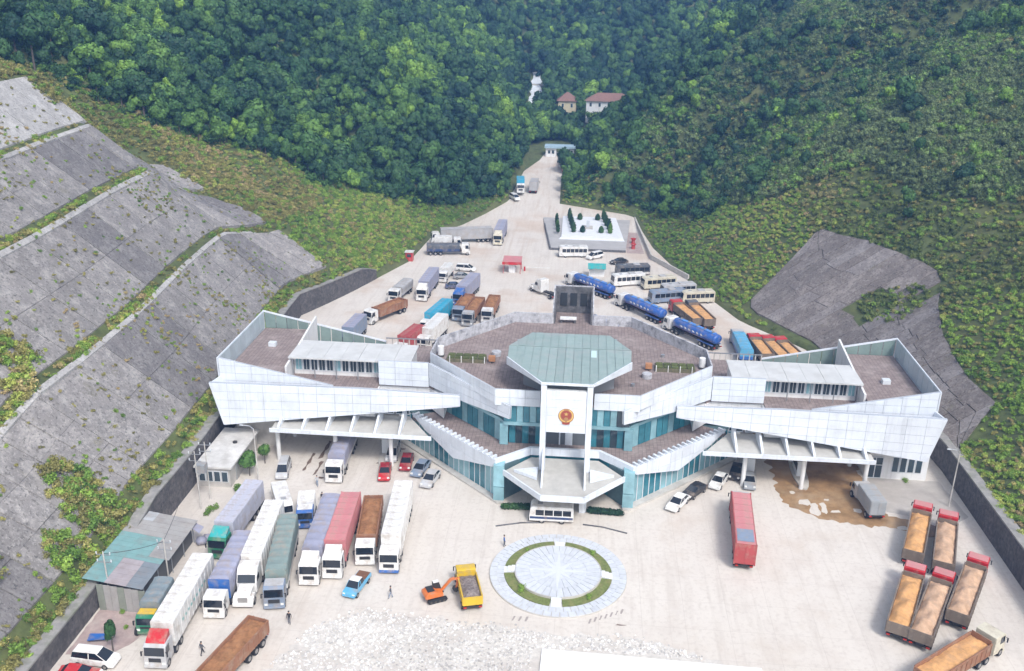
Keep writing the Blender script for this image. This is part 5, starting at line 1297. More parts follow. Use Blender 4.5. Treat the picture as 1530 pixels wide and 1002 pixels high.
# dark undergrowth below the forest trees
U = []
for side, y1_, dens in (('L',330,.45),('R',300,.35)):
    Y, d, P = hill_points(side, 0, y1_, 1, 150, dens)
    k = in_view(P) & ~clearing(P) & ~stream(P) & (d > (forestL(Y) if side == 'L' else np.maximum(forestR(Y), np.where(Y < 130, 80, 1)))+1)
    U.append(P[k])
n = 6000; Yv = rng.uniform(300, 620, n); Xv = rng.uniform(-170, 230, n); U.append(np.stack([Xv, Yv, height(Xv, Yv)], 1))
U = np.concatenate(U); U = U[in_view(U) & ~clearing(U) & ~stream(U)]
under = [bush_mesh(380+i, leaf_dark if i % 2 else leaf_mid, 80, .6, .22) for i in range(4)]
scatter('forest_undergrowth', under, U, rng.uniform(1.0,2.2,len(U)), 'dark leafy undergrowth filling the forest between the trees', tilt=.4)
S, G, B = map(np.concatenate, (S, G, B))
leaf_olive = leaf_mat('olive_scrub_leaves', (.10,.14,.045), (.23,.28,.08), (.33,.31,.13))
bush_o = [bush_mesh(400+i, leaf_olive, 90, .5, .17) for i in range(4)]
SL, SR = S[S[:,0] < 0], S[S[:,0] >= 0]
scatter('scrub', bush_s+bush_g[:1], SL[:,:3], SL[:,3]*rng.uniform(.5,1.0,len(SL)), 'olive and brown scrub and tall grass on the open left slope', tilt=.3)
scatter('olive_scrub', bush_o*2+bush_g[:2]+bush_s[:1], SR[:,:3], SR[:,3]*rng.uniform(.5,1.1,len(SR)), 'olive green scrub and tall grass on the open right slope', tilt=.3)
scatter('green_undergrowth', bush_g+bush_s[:1], G[:,:3], G[:,3]*rng.uniform(.45,.95,len(G)), 'bright green undergrowth along the foot of the slopes', tilt=.3)
scatter('brush', bush_b+bush_b+bush_s[:1], B[:,:3], B[:,3]*rng.uniform(.5,1.0,len(B)), 'grey green brush and saplings on the right hillside', tilt=.2, zs=1.2)
print('scrub', len(S), len(G), len(B))

# bare ground of the hills never seen through: water of the stream
water = mat('white_water', (.75,.8,.85), .35, var=.25, nscale=1.2, coords='World')
mb = MB(); pts = []
yv = np.arange(244, 331, 4.)
for a, b_ in zip(yv, yv[1:]):
    def e(y, s): return (float(np.interp(y,[240,262,290,330],[-21,-22,-22.5,-24]))+s*float(np.interp(y,[240,290,330],[1.0,2.6,1.6]))*(1+.3*math.sin(y)), y, float(z0(y))+.25)
    mb.slab([e(a,-1), e(a,1), e(b_,1), e(b_,-1)], (0,0,-.3))
mb.obj('stream', water, kind='structure')
# ---------------------------------------------------------------- roundabout
pave_blue = mat('bluish_paving', (.58,.61,.66), .8, var=.12, nscale=1.5, dirt=(.46,.48,.52), dirt_amt=.4, dscale=.8, rnd=.035, coords='World')
pave_white = mat('white_paving', (.72,.74,.78), .8, var=.08, nscale=1.5, rnd=.05, coords='World')
lawn = mat('thin_lawn', (.17,.21,.065), .95, var=.4, nscale=3, dirt=(.27,.24,.11), dirt_amt=.6, dscale=1.0, bump=.5, bscale=15, coords='World')
RB = thing('roundabout', 'round raised island of pale paving with a star and four lawn arcs in the yard', 'roundabout', (0,-16.25,0))
def sector(mb, r0, r1, a0, a1, z0_, z1, n=3):
    pts = [(r1*math.cos(a0+(a1-a0)*k/n), r1*math.sin(a0+(a1-a0)*k/n)) for k in range(n+1)]
    pts += [(r0*math.cos(a1-(a1-a0)*k/n), r0*math.sin(a1-(a1-a0)*k/n)) for k in range(n+1)] if r0 > .01 else [(0,0)]
    return mb.prism(pts, z0_, z1)
MB().prism(ring_pts(0,0,8.52,64), -.1, .16).obj('kerb_base', conc_light, RB)
MB().prism(ring_pts(0,0,5.35,48), .1, .50).obj('inner_base', mat('shaded_riser', (.35,.36,.37), .8), RB)
for i, (r0, r1) in enumerate(((6.72,7.6),(7.62,8.45))):
    me = sector(MB(), r0, r1, .012, 2*math.pi/52-.0, .0, .06).mesh('paving_slab', pave_blue)
    for k in range(52): link('paving_slab', me, RB, (0,0,.162), (0,0,2*math.pi*k/52+.3*i))
for r0, r1, n_ in ((.02,1.8,12),(1.82,3.55,24),(3.57,5.28,36)):
    me = sector(MB(), r0, r1, .01, 2*math.pi/n_-.004, 0, .06, 2).mesh('paving_slab', pave_blue)
    for k in range(n_): link('paving_slab', me, RB, (0,0,.502), (0,0,2*math.pi*k/n_))
for k in range(8):
    a = k*math.pi/4; r_ = 4.3 if k%2 == 0 else 2.7
    MB().prism([(r_*math.cos(a),r_*math.sin(a)),(.8*math.cos(a+.39),.8*math.sin(a+.39)),(0,0),(.8*math.cos(a-.39),.8*math.sin(a-.39))], .566, .60).obj('star_point', mat('faint_star_stone', (.61,.64,.69), .8), RB)
for k in range(4):
    a = k*math.pi/2
    sector(MB(), 5.36, 6.68, a+.12, a+math.pi/2-.12, .165, .30, 14).obj('lawn_arc', lawn, RB)
    sector(MB(), 5.30, 5.42, a+.12, a+math.pi/2-.12, .30, .58, 14).obj('low_wall', conc_light, RB)
    for j in range(3):
        o = MB().box(5.35+j*.46, 5.35+j*.46+.45, -.62, .62, .1, .52-j*.14).obj('step', pave_white, RB); o.rotation_euler.z = a
for lab, a, r_, s_ in (('round green shrub on the lower left lawn arc of the roundabout', R(222), 6.0, .85),('small green shrub on the lower right lawn arc of the roundabout', R(-52), 6.0, .6),('small shrub on the upper right lawn arc of the roundabout', R(47), 6.0, .6),('tiny dark shrub on the upper left lawn arc of the roundabout', R(135), 6.0, .4)):
    o = link('shrub', bush_g[1], None, (r_*math.cos(a), -16.25+r_*math.sin(a), .3), label=lab, cat='shrub'); o.scale = (s_,)*3

# kerbs of the entrance drive, hedges
for s in (-1,1):
    pts = [Vector((s*2.9,-4.9)),Vector((s*5.5,-5.25)),Vector((s*8.8,-6.4))]
    mb = MB()
    for p, q in zip(pts, pts[1:]): mb.wallp(tuple(p), tuple(q), -.02, .14, .16)
    tag(mb.obj('kerb', conc_dark), f'dark curved kerb on the {"right" if s > 0 else "left"} of the entrance drive', 'kerb')
    hs = np.random.default_rng(44+s); cen = [(s*(3.9+.45*k), -1.55-.03*k, .35) for k in range(10)]
    v, f = card_cloud(cen, [.62]*10, 1500, .11, 60+s, .8, .5); cv, cf = core(cen, [.62]*10)
    me = bpy.data.meshes.new('hedge'); me.from_pydata(v.tolist()+cv, [], [tuple(x) for x in f.tolist()]+[tuple(i+len(v) for i in q) for q in cf]); me.materials.append(leaf_dark)
    link('hedge', me, label=f'low dark green hedge {"right" if s > 0 else "left"} of the entrance, beside the glass corner', cat='hedge')

# muddy water, brick paving, aprons, fresh slab
mud = mat('muddy_water', (.36,.225,.115), .25, spec=.5, var=.4, nscale=.35, dirt=(.46,.34,.22), dirt_amt=.7, dscale=.25, coords='World')
def blob_sheet(name, pts, z, mt, rough=.5, seed=1, hole=None, **k):
    P_ = []
    for i in range(len(pts)):
        a, b_ = Vector(pts[i]), Vector(pts[(i+1)%len(pts)]); n_ = max(2, int((b_-a).length/.5))
        for j in range(n_): 
            p = a+(b_-a)*j/n_; d = (b_-a).normalized(); nn = mnoise.noise((p.x*.8+seed,p.y*.8,0))*rough*1.6+mnoise.noise((p.x*2.7,p.y*2.7+seed,3))*rough*.7
            P_.append((p.x-d.y*nn, p.y+d.x*nn, z))
    me = bpy.data.meshes.new(name); me.from_pydata(P_, [], [tuple(range(len(P_)))])
    bm = bmesh.new(); bm.from_mesh(me); bmesh.ops.triangulate(bm, faces=bm.faces[:]); bm.normal_update()
    for f in bm.faces:
        if f.normal.z < 0: f.normal_flip()
    bm.to_mesh(me); bm.free(); me.materials.append(mt)
    return link(name, me, **k)
blob_sheet('muddy_water', [(29.2,33),(30.6,22),(30.9,14),(31.0,8),(31.0,4.2),(33.0,1.9),(36.5,.2),(40.5,-.9),(44.5,-1.0),(47.5,-2.2),(52.8,-3.4),(53.2,-.9),(47.8,1.5),(45.0,1.9),(44.2,9),(44.4,20),(44.2,33)], .006, mud, .55, 3, kind='structure')
for i, (x, y, a, b_) in enumerate(((34.2,4.4,.9,.8),(35.2,2.6,.7,1.7),(36.6,3.0,.5,1.5),(38.0,2.3,.8,.4),(41.2,2.9,.7,.6),(37.5,5.4,.4,.3),(33.0,6.9,.3,.4),(46.2,-1.0,.7,.4))):
    blob_sheet('dry_patch', [(x-a,y-b_*.6),(x+a*.2,y-b_),(x+a,y-b_*.3),(x+a*.7,y+b_),(x-a*.6,y+b_*.8)], .010, yard_mat, .22, i+9, kind='structure')
brick = mat('pinkish_block_paving', (.40,.31,.29), .9, var=.25, nscale=1.2, dirt=(.5,.45,.42), dirt_amt=.5, dscale=.4, coords='World')
blob_sheet('block_paving', [(-52.6,-28.3),(-46.6,-28.5),(-45.6,-31.0),(-46.4,-34.3),(-48.6,-36.4),(-52.6,-36.4)], .006, brick, .12, 2, kind='structure')
apron = mat('grey_apron', (.46,.43,.40), .9, var=.15, nscale=.6, dirt=(.35,.31,.28), dirt_amt=.5, coords='World')
blob_sheet('apron', [(44.9,12.5),(55.3,12.5),(56.2,3.0),(53.5,.5),(47.8,2.4),(45.2,3.0)], .005, apron, .1, 5, kind='structure')
stain = mat('dark_oily_stain', (.20,.14,.11), .6, var=.4, nscale=1.5, coords='World')
for i, (x, y, a, b_) in enumerate(((-36.7,6.2,.25,2.2),(-38.6,8.0,.22,2.8),(-35.6,3.5,.5,.35),(-25.6,13.5,.8,.3),(-28.0,8.8,.5,.2),(-37.2,12,.3,3),(-17.5,-27.0,.5,.15),(-13.0,-26.4,.8,.12),(7.6,-25.2,.7,.1))):
    blob_sheet('stain', [(x-a,y-b_),(x+a*.7,y-b_*.8),(x+a,y+b_*.9),(x-a*.6,y+b_)], .007, stain, .15, i+30, kind='structure')
for lab, x0_, n_, dx in (('left of','a',3,0),('right of','b',7,1)):
    for k in range(n_):                                # worn tyre scrub marks below the island
        x = (-4.9+k*.75) if dx == 0 else (3.9+k*.62); y = -25.3 if dx == 0 else (-24.9+k*.36)
        blob_sheet('tyre_mark', [(x-.1,y-.4),(x+.1,y-.4),(x+.35,y+.45),(x+.12,y+.45)], .0075, mat('tyre_mark', (.34,.30,.28), .9), .05, k, kind='structure')
fresh = mat('fresh_white_concrete', (.80,.80,.79), .8, var=.05, nscale=1, coords='World')
tag(MB().prism([(-1.2,-30.4),(10.5,-30.75),(22.5,-31.1),(22.5,-50),(-1.6,-50)], -.1, .25).obj('concrete_slab', fresh), 'freshly poured white concrete slab at the bottom edge below the roundabout', 'slab')

# broken stone spread over the lower yard
stone_m = leaf_mat('broken_white_stone', (.30,.29,.28), (.57,.56,.55), (.75,.74,.73))
def stone_mesh(seed):
    r_ = random.Random(seed); bm = bmesh.new(); bmesh.ops.create_icosphere(bm, subdivisions=1, radius=1)
    for v in bm.verts: v.co *= r_.uniform(.6,1.15); v.co.z *= .6
    me = bpy.data.meshes.new('stone'); bm.to_mesh(me); bm.free(); me.materials.append(stone_m); return me
stones = [stone_mesh(i) for i in range(5)]
n = 17000
X_ = rng.uniform(-34, 19, n); Y_ = rng.uniform(-46, -24.2, n)
topy = np.interp(X_, [-34,-31,-27.5,-22,-15,-10,2,9,17,19], [-40,-36.5,-28.8,-25.6,-25.6,-26.4,-27.2,-26.9,-29.2,-31])+.8*fbm(X_, Y_, 3)
k = (Y_ < topy) & ~((X_ > -2.2) & (Y_ < -30.0)) & ~((X_ < -25) & (Y_ < -36-(X_+34)*.0) & (X_ < -27)) & (rng.random(n) < np.clip((topy-Y_)/2+.35, 0, 1))
bare = (fbm(X_, Y_, 4, 6.) > .75) & (Y_ < -30)
k &= ~bare
P = np.stack([X_[k], Y_[k], np.full(k.sum(), .02)], 1)
scatter('broken_stone', stones, P, rng.uniform(.05,.36,len(P))**1.6+.03, 'spread of broken white stone across the lower part of the yard', 'rubble', tilt=.8)
blob_sheet('stone_dust', [(-30.5,-37.5),(-27,-29),(-22,-26),(-15,-26),(-10,-26.8),(2,-27.6),(9,-27.3),(17,-29.6),(18.5,-31),(-1.3,-31.2),(-1.5,-46),(-30.5,-46)], .009, mat('stone_dust', (.62,.59,.55), .95, var=.25, nscale=2, dirt=(.45,.40,.36), dirt_amt=.6, dscale=.25, coords='World', bump=.6, bscale=4), .8, 8, kind='structure')

# ---------------------------------------------------------------- buildings at the left edge
flat = thing('flat_roof_house', 'small low house with a pale flat concrete roof below the left wing', 'house', (-49.8,5,0))
MB().box(-2.5,2.3,-5.6,5.8,0,3.15).obj('wall', conc_light, flat)
MB().box(-2.75,2.75,-6.0,6.1,3.154,3.42).obj('roof', mat('pale_flat_roof', (.62,.61,.59), .85, var=.2, nscale=.7, dirt=(.35,.33,.31), dirt_amt=.5, dscale=.5, coords='World'), flat)
MB().cyl((.6,1.5,3.42),(.6,1.5,3.62),.35,n=14).obj('roof_hatch', chas, flat)
for k in range(4):
    f_ = MB().box(-2.2+k*1.1,-1.25+k*1.1,-5.72,-5.61,.9,2.6).obj('window', frame_m, flat)
    MB().box(-2.12+k*1.1,-1.33+k*1.1,-5.75,-5.722,1.0,2.5).obj('pane', glass_dark, f_)
MB().box(2.31,2.4,-3.4,-2.3,0,2.3).obj('door', PC['steelg'], flat)
shed = thing('metal_shed', 'long lean-to shed roofed with mixed green grey and lilac metal sheets', 'shed', (-50.2,-21,0))
shc = [mat('shed_'+n_, c, .55, var=.15, nscale=.8, dirt=(.25,.2,.17), dirt_amt=.4, dscale=.7, coords='World') for n_, c in (('grey',(.36,.35,.34)),('teal',(.20,.36,.36)),('slate',(.21,.24,.27)),('lilac',(.38,.34,.36)),('pale',(.45,.47,.49)))]
for k in range(15):
    y = 6.9-k*.98
    for j in range(3):
        xa, xb = -3.9+j*2.5, -3.9+(j+1)*2.5+.05
        if j == 2 and y < -1.6: xb -= .55
        za, zb = 4.25-(xa+3.9)*.14+.03*(2-j), 4.25-(xb+3.9)*.14+.03*(2-j)
        c = shc[4] if (y > 5 and j == 0) else shc[0] if y > 2.2 or (j == 2 and y > -1.6) else shc[1] if (y > -2.0 or j == 0) else shc[3] if (j == 1) else shc[2]
        MB().add([(xa,y,za),(xb,y,zb),(xb,y-.95,zb),(xa,y-.95,za),(xa,y,za-.05),(xb,y,zb-.05),(xb,y-.95,zb-.05),(xa,y-.95,za-.05)], [(0,1,2,3),(7,6,5,4),(0,4,5,1),(1,5,6,2),(2,6,7,3),(3,7,4,0)]).obj('roof_sheet', c, shed)
for k in range(7): MB().box(-2.4+k*.82,-2.4+k*.82+.79,-7.75,-7.68,0,3.55-k*.09).obj('wall_sheet', shc[0] if k%3 else mat('shed_olive',(.24,.26,.22),.6,var=.2), shed)
MB().box(-2.5,2.7,-7.6,6.7,0,2.9).obj('back_room', mat('shed_inside', (.12,.12,.12), .9), shed)
for y in (-7.3,-3.6,0,3.4,6.5): MB().cyl((3.0,y,0),(3.0,y,3.2),.06,n=8).obj('post', steel, shed)
MB().slab([(2.9,5.6,3.15),(2.9,6.8,3.15),(4.3,7.0,2.2),(4.3,5.5,2.2)], (0,0,-.03)).obj('awning', PC['lavender'], shed)
link('tarp_bundle', MB().add(*core([(0,0,.5),(.5,.9,.4)], [.8,.7], 1)).mesh('tarp_bundle', PC['lavender'], 0, True), None, (-46.2,-14.6,0), label='lilac cloth bundle hanging off the near end of the metal shed', cat='tarpaulin')
def pole(label, x, y, h, arm=None, cat='pole', name='utility_pole'):
    t = thing(name, label, cat, (x,y,float(z0(y))))
    MB().cyl((0,0,0),(0,0,h),.11,.07,10).obj('shaft', conc_light, t)
    if arm == 'lamp':
        MB().tube([(0,0,h),(-.5,-.1,h+.5),(-1.5,-.2,h+.65)], .06).obj('arm', steel, t)
        MB().box(-1.9,-1.4,-.28,-.10,h+.60,h+.70).obj('lamp_head', frame_m, t)
    else:
        for z in (h-.5,h-1.5): MB().box(-.8,.8,-.04,.04,z,z+.08).obj('crossarm', steel, t)
        for z in (h-.5,h-1.5):
            for x_ in (-.8,0,.8): link('insulator', cmesh('insulator', lambda: MB().cyl((0,0,0),(0,0,.3),.07,n=8).mesh('insulator', frame_m)), t, (x_,0,z+.12))
    return t
pole('concrete utility pole, front one of the pair beside the flat roofed house', -49.5,-6.6,9.0)
pole('concrete utility pole, rear one of the pair beside the flat roofed house', -49.2,-3.9,9.0)
tag(MB().box(-50.0,-48.7,-5.9,-4.7,5.2,6.4).box(-49.65,-49.35,-6.6,-3.9,5.0,5.2).obj('transformer', PC['steelg']), 'grey transformer box carried between the two utility poles', 'transformer')
pole('slim pole standing at the near corner of the metal shed', -46.6,-23.4,6.5, name='utility_pole')
pole('slim leaning wall side pole at the far end of the block paving', -51.6,-27.9,7.5)
pole('street lamp by the right masonry wall beside the right wing', 54.4,5.5,8.5,'lamp','street lamp','street_lamp')
pole('street lamp in front of the left wedge of the building', -44.2,1.5,8.5,'lamp','street lamp','street_lamp')
def wire(label, a, b_, sag):
    pts = [tuple(Vector(a).lerp(Vector(b_), t/10)-Vector((0,0,sag*4*(t/10)*(1-t/10)))) for t in range(11)]
    tag(MB().tube(pts, .03, 4).obj('overhead_wire', chas), label, 'wire')
wire('overhead wire between the twin poles and the pole at the shed corner', (-49.5,-6.6,8.7), (-46.6,-23.4,6.3), .8)
wire('overhead wire from the shed corner pole to the pole at the paving', (-46.6,-23.4,6.2), (-51.6,-27.9,7.2), .3)
# small trees and shrubs beside them
def small_tree(label, x, y, h, r_, v=1, mt_=None, name='small_tree', cat='tree'):
    t = thing(name, label, cat, (x,y,float(z0(y))))
    MB().cyl((0,0,0),(.05,.05,h*.7),.09,.05,8).obj('trunk', bark, t)
    c = link('crown', crowns[v], t, (0,0,h*.35)); c.scale = (r_,r_,h*.55); return t
small_tree('thin young tree on the block paving beside the white van', -47.7,-35.4,3.6,.95,1)
small_tree('leafy green tree beside the flat roofed house', -46.0,3.0,3.4,2.0,3)
small_tree('small tree between the flat roofed house and the left wing', -45.0,6.8,3.0,1.2,7)
for i, (x, y, s_, lab) in enumerate(((-46.7,-1.0,1.2,'bright green shrub at the front corner of the flat roofed house'),(-48.4,-7.6,.9,'low green plants under the twin utility poles'),(-45.4,-2.2,.8,'round green shrub near the silver people carrier'),(-49.8,-28.9,.7,'tuft of green at the foot of the shed end wall'),(-48.3,-31.5,.5,'small weed clump in the middle of the block paving'),(50.2,12.0,.7,'low green plant under the window of the white end room'),(-47.9,-6.5,1.0,'leafy shrub by the front utility pole'))):
    o = link('shrub', bush_g[i%4], None, (x,y,0), label=lab, cat='shrub'); o.scale = (s_,)*3
tag(MB().slab([(-51.3,-33.4,.5),(-49.4,-33.2,.5),(-49.2,-34.2,.55),(-51.1,-34.5,.45)], (0,0,-.06)).obj('tarpaulin', PC['blue']), 'crumpled blue sheet lying by the wall at the edge of the block paving', 'tarpaulin')

# ---------------------------------------------------------------- memorial square and the rear yard
def zz(y): return float(z0(y))
sq = thing('memorial_square', 'raised pale memorial square lined with dark clipped conifers above the rear yard', 'square', (2,140,0))
grey_p = mat('grey_square_paving', (.42,.41,.41), .85, var=.15, nscale=.4, coords='World')
MB().prism([(-13.6,21.5),(-9.9,-12.5),(10.2,-12.5),(12.6,21.5)], -.1, [.9,.3,.3,.9]).obj('base', grey_p, sq)
MB().prism([(-7.5,20.5),(-7.2,-1.5),(9.8,-1.5),(8.2,20.5)], .2, 1.1).obj('white_terrace', pave_white, sq)
for k in range(3): MB().prism([(-7.2-.3*k,-1.55-.55*k),(9.8+.2*k,-1.55-.55*k),(9.9+.2*k,-2.1-.55*k),(-7.3-.3*k,-2.1-.55*k)], .3, .95-.22*k).obj('step', pave_white, sq)
MB().box(-1.4,1.4,6,8.8,1.104,1.5).obj('plinth', conc_light, sq)
MB().prism([(-.45,7),(.45,7),(.45,7.9),(-.45,7.9)], 1.5, 3.2).obj('memorial_stone', pave_blue, sq)
MB().wallp((-13.7,21.5),(-9.9,-12.6), 0, .75, .3).wallp((-9.9,-12.6),(10.3,-12.6), 0, .6, .3).obj('edge_wall', conc_dark, sq)
def conifer(label, x, y, h, r_):
    t = thing('clipped_conifer', label, 'conifer', (x,y,1.1), 0, 'dark clipped conifers on the memorial square')
    cen = [(0,0,h*k/7) for k in range(1,7)]; rd = [r_*(1-.12*abs(k-2.2)) for k in range(1,7)]
    me = cmesh(('conifer',h,r_), lambda: (lambda v, f, cc: MB().add(v.tolist()+cc[0], [tuple(q) for q in f.tolist()]+[tuple(i+len(v) for i in q) for q in cc[1]]).mesh('crown', leaf_dark, fix=False))(*card_cloud(cen, rd, 260, .16, 9, 1, .6), core(cen, rd, .8)))
    link('crown', me, t); link('trunk', cmesh('ctr', lambda: MB().cyl((0,0,-.3),(0,0,.5),.1,n=7).mesh('trunk', bark)), t)
cf = [(-6.3,142.0,2.6,.6,'left'),(-6.6,146.0,2.6,.6,'left'),(-6.9,150.0,2.6,.6,'left'),(-7.1,153.5,2.6,.6,'left'),
      (-1.9,142.5,3.0,.8,'centre left'),(-2.4,146.5,3.2,.7,'centre left'),(-2.8,150.5,3.2,.7,'centre left'),(-3.2,154.5,3.2,.7,'centre left'),(-3.5,158,3.2,.7,'centre left'),
      (8.3,142.5,3.0,.8,'right'),(8.0,146.5,3.4,.8,'right'),(7.3,150.5,3.2,.7,'right'),(6.9,154.5,3.2,.7,'right'),(6.5,158,3.2,.7,'right'),
      (.6,142.8,1.8,.9,'inner left'),(5.8,142.8,1.8,.9,'inner right'),(-.4,157,1.8,.9,'back left'),(4.8,157,1.8,.9,'back right')]
cnt = {}
for x, y, h, r_, rw in cf:
    cnt[rw] = cnt.get(rw,0)+1
    nth = ['nearest','second','third','fourth','fifth'][cnt[rw]-1]
    lab = f'clipped conifer, {nth} from the front in the {rw} row of the memorial square' if 'inner' not in rw and 'back' not in rw else f'squat round clipped conifer at the {rw} of the memorial square'
    conifer(lab, x, y, h, r_)
blob_sheet('side_road', [(12.6,127),(17.2,127),(15.4,163),(12.4,163)], .02, brick, .05, 4, kind='structure')
tag(MB().wallp((18.9,122),(15.9,164), 0, 1.3, .35).wallp((27.0,106),(18.9,122), 0, 1.3, .35).obj('low_wall', conc_light), 'low pale wall along the reddish side road and the grass bank', 'wall')
for i, (x, y) in enumerate(((14.4,131.5),(14.6,137.0))):
    tag(MB().prism(ring_pts(x,y,.5,8), .02, 1.2).prism(ring_pts(x,y,.75,8), 1.2, 1.4).obj('red_barrier', PC['red']), ('nearer' if i == 0 else 'farther')+' of two red barriers on the side road right of the square', 'barrier')
gh = thing('guard_booth', 'small guard booth with a broad faded red roof in the middle of the rear yard', 'booth', (-16.2,107,0))
MB().box(-.8,.8,-1,1,0,2.4).obj('booth_wall', white_wall, gh); MB().box(-.82,.82,-.8,.8,1.1,2.0).obj('window', glass_dark, gh)
MB().slab([(-2.3,-1.8,2.9),(2.3,-1.8,2.9),(2.3,2.6,3.3),(-2.3,2.6,3.3)], (0,0,-.15)).obj('roof', PC['pink'], gh)
MB().box(-2.35,2.35,-1.98,-1.82,2.35,3.0).obj('roof_fascia', PC['red'], gh)
for x, y in ((-2.1,-1.6),(2.1,-1.6),(-2.1,2.3),(2.1,2.3)): MB().cyl((x,y,0),(x,y,2.8),.07,n=8).obj('post', PC['red'], gh)
tb_ = thing('teal_stall', 'stall with a bright teal awning above the farthest blue tanker', 'stall', (4.6,106,0))
MB().slab([(-2.2,-1.4,2.3),(2.2,-1.4,2.3),(2.2,1.3,2.9),(-2.2,1.3,2.9)], (0,0,-.08)).obj('awning', PC['teal'], tb_)
MB().box(-1.9,1.9,-.2,1.1,0,2.3).obj('counter', white_wall, tb_)
rk = thing('red_kiosk', 'small red kiosk with a white roof at the left edge of the rear yard', 'kiosk', (-43.0,113,0))
MB().box(-.9,.9,-.9,.9,0,2.3).obj('wall', PC['red'], rk); MB().box(-1.1,1.1,-1.1,1.1,2.31,2.45).obj('roof', PC['white'], rk); MB().box(-.5,.5,-.94,-.91,1.1,1.9).obj('window', glass_dark, rk)
wt = thing('road_barrier', 'white and red lift barrier beside the guard booth', 'barrier', (-13.2,108,0))
MB().box(-.2,.2,-.2,.2,0,1.1).obj('post', PC['red'], wt); MB().box(.2,6.2,-.05,.05,.95,1.05).obj('arm', PC['white'], wt)

# far gate, houses, bridge
fg = thing('far_gate_building', 'low gate building with a pale blue roof across the upper road', 'building', (-9,225,zz(225)))
MB().box(-5.2,-1.4,-1.5,2.5,-.5,3.0).box(1.2,5.0,-1.5,2.5,-.5,3.0).obj('wall', white_wall, fg)
MB().box(-5.6,5.6,-2.2,3.0,3.01,3.7).obj('roof', mat('pale_blue_roof', (.36,.50,.60), .5, var=.15), fg)
for x in (-4.4,-3.0,2.0,3.6): MB().box(x,x+.9,-1.56,-1.51,1,2.2).obj('window', glass_dark, fg)
for i, (x, y, lab) in enumerate(((-6.6,206,'lower orange red crate by the bank of the upper road'),(-5.6,208.5,'upper orange red crate by the bank of the upper road'))):
    t = thing('orange_crate', lab, 'crate', (x,y,zz(y)))
    MB().box(-1,1,-.9,.9,0,1.9).obj('crate_body', paint('brickred', (.50,.16,.10)), t, bevel=.03); MB().box(-1.05,1.05,-.95,.95,1.91,2.05).obj('lid', PC['pink'], t)
def house(label, x, y, z, w, d, h, rh, wallm, nwin, rz=0):
    t = thing('house', label, 'house', (x,y,z), rz)
    MB().box(-w/2,w/2,-d/2,d/2,-5,h).obj('wall', wallm, t)
    a, b_ = w/2+.7, d/2+.7; r_ = max(.4, w/2-d/2)
    MB().add([(-a,-b_,h),(a,-b_,h),(a,b_,h),(-a,b_,h),(-r_,0,h+rh),(r_,0,h+rh)], [(3,2,1,0),(0,1,5,4),(1,2,5),(2,3,4,5),(3,0,4)]).obj('roof', mat('red_brown_tiles', (.25,.14,.115), .85, var=.25, nscale=2, coords='World'), t)
    for k in range(nwin):
        xx = -w/2+w*(k+.5)/nwin; f_ = MB().box(xx-.5,xx+.5,-d/2-.05,-d/2-.002,1.2,2.8).obj('window', frame_m, t)
        MB().box(xx-.4,xx+.4,-d/2-.08,-d/2-.052,1.3,2.7).obj('pane', glass_dark, f_)
house('cream house with a steep dark red hipped roof above the valley', -8.5,283,15.6,7.4,6.5,3.8,3.2, mat('cream_wall', (.62,.55,.38), .8, var=.1), 2)
for i in range(26):                                   # bushes hugging the lower walls of the two houses
    x = 0.5+i*.66; y = 257.6+.4*math.sin(i*2.1)
    hz_ = float(height(x, y)); o = link('shrub', bush_g[i%4] if i%3 else under[i%4], None, (x,y,max(hz_,16.2)), (0,0,i*1.3), label='dense green bush in the hedge below the long pale house', cat='shrub', group='bushes in the hedge below the long pale house'); o.scale = (1.6,1.6,2.6)
house('long pale house with a broad brown red hipped roof on the wooded spur', 8.5,263,18.9,17.5,8.0,3.4,2.8, white_wall, 5, R(-6))
br_ = thing('road_bridge', 'small grey bridge crossing the stream at the head of the valley', 'bridge', (-24.5,313,21.0))
MB().box(-7,7,-1.8,1.8,0,.6).obj('deck', conc_light, br_); MB().box(-7,7,-2.0,-1.81,.0,1.5).obj('parapet', conc_light, br_)
for x in (-4.5,4.5): MB().box(x-.4,x+.4,-1.5,1.5,-6,0).obj('pier', conc_dark, br_)

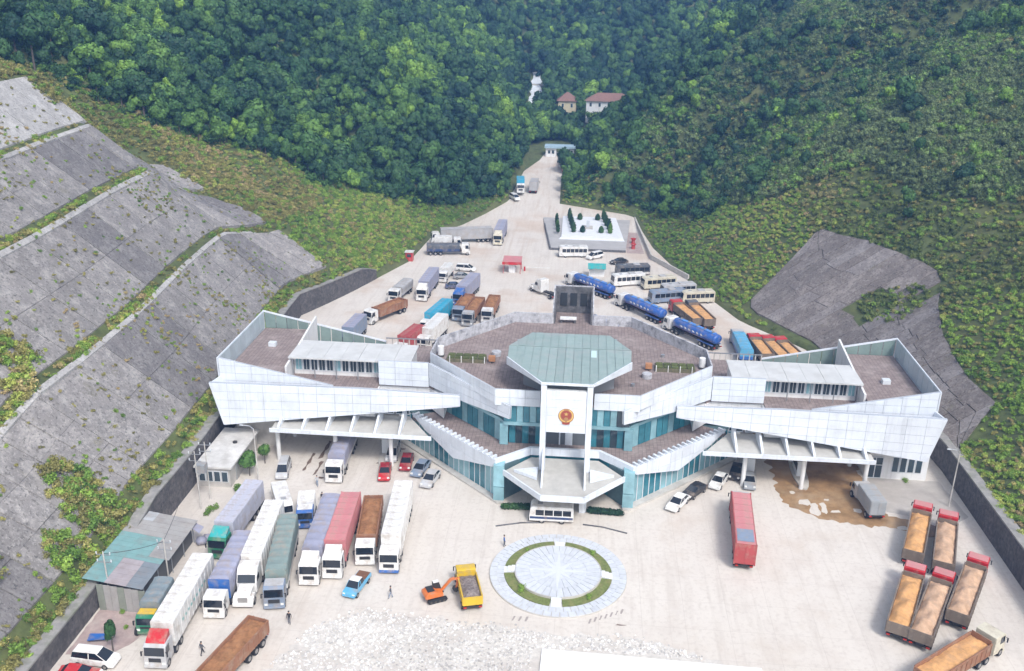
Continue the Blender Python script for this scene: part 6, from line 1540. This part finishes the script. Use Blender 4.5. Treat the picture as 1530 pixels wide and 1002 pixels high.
# ---------------------------------------------------------------- people
skin_m = mat('skin', (.42,.26,.18), .6); hair_m = mat('black_hair', (.015,.013,.012), .7)
def person(label, x, y, rz, shirt, trousers, stride=.18, arm=.1):
    J = {'pel':(0,0,.95),'che':(0,0,1.32),'nek':(0,0,1.47),'hed':(.02,0,1.58),'top':(.02,0,1.72)}
    V, E_, Rr = [], [], []
    def add(p, r_, par=None):
        V.append(p); Rr.append(r_)
        if par is not None: E_.append((par, len(V)-1))
        return len(V)-1
    pl = add((0,0,.95),(.15,.13)); ab = add((0,0,1.15),(.14,.12),pl); ch = add((0,0,1.36),(.17,.12),ab); nk = add((0,0,1.49),(.055,.055),ch)
    h1 = add((.015,0,1.57),(.085,.08),nk); add((.02,0,1.70),(.08,.075),h1)
    for s in (-1,1):
        hp = add((0,s*.09,.86),(.095,.095),pl); kn = add((s*stride*.6+.03,s*.1,.48),(.065,.065),hp); an = add((s*stride,s*.1,.08),(.045,.045),kn); add((s*stride+.16,s*.11,.035),(.04,.03),an)
        sh = add((0,s*.19,1.40),(.06,.06),ch); el = add((-s*arm*.5,s*.25,1.12),(.042,.042),sh); wr = add((-s*arm+.06,s*.25,.86),(.03,.03),el); add((-s*arm+.09,s*.25,.77),(.035,.02),wr)
    me = bpy.data.meshes.new('person'); me.from_pydata(V, E_, [])
    o = bpy.data.objects.new('tmp_body', me); COL.objects.link(o)
    sk = o.modifiers.new('skin', 'SKIN'); sv_ = me.skin_vertices[0].data
    for i, r_ in enumerate(Rr): sv_[i].radius = r_
    sv_[0].use_root = True
    ss = o.modifiers.new('sub', 'SUBSURF'); ss.levels = 1; ss.render_levels = 1
    dg = bpy.context.evaluated_depsgraph_get(); em_ = bpy.data.meshes.new_from_object(o.evaluated_get(dg))
    bpy.data.objects.remove(o)
    em_.name = 'person'; em_.materials.clear()
    for mm in (PC[shirt], PC[trousers], skin_m, black_p): em_.materials.append(mm)
    for p in em_.polygons:
        c = p.center; p.use_smooth = True
        p.material_index = 3 if c.z < .1 else 1 if c.z < .96 and abs(c.y) < .2 else 2 if (c.z > 1.47 or (c.z < .9 and abs(c.y) > .2)) else 0
    b = link('person', em_, None, (x,y,.0), (0,0,rz), label=label, cat='person')
    link('hair', MB().add(*core([(.0,0,1.71)], [.115], 1, .75)).mesh('hair', hair_m, 0, True), b)
person('person in dark clothes walking below the row of trucks, left of the excavator', -19.6,-23.1, R(200), 'darkgrey','bluegrey', .25)
person('person in black standing in front of the grey green tarpaulin truck', -30.1,-28.9, R(-90), 'black','darkgrey', .08)
person('person in dark clothes striding near the brown tipper trailer at lower left', -37.9,-34.9, R(60), 'darkgrey','black', .3, .2)
person('person in black between the small blue truck and the tall white cab', -33.4,-3.2, R(-90), 'black','navy', .1)
person('person in dark red top beside the white minibus', -41.3,-4.9, R(-60), 'maroon','black', .1)
person('person in a pale shirt walking under the left canopy front', -35.4,1.2, R(-80), 'silver','bluegrey', .25)
person('person in black between the ochre tipper and the clean white box truck', -23.6,-12.3, R(90), 'black','black', .1)
person('person in blue at the left rim of the roundabout', -7.2,-11.0, R(10), 'blue','darkgrey', .1)

# ---------------------------------------------------------------- valley air
hz = MB().box(-420,420,-130,720,-1.5,232).mesh('haze', [])
M = bpy.data.materials.new('haze'); M.use_nodes = True
N = M.node_tree.nodes; N.remove(N['Principled BSDF']); pv = N.new('ShaderNodeVolumePrincipled')
pv.inputs['Color'].default_value = (.22,.47,1.0,1); pv.inputs['Density'].default_value = .0006; pv.inputs['Anisotropy'].default_value = .1
M.node_tree.links.new(pv.outputs[0], N['Material Output'].inputs['Volume'])
hz.materials.clear(); hz.materials.append(M)
link('haze', hz, kind='stuff')
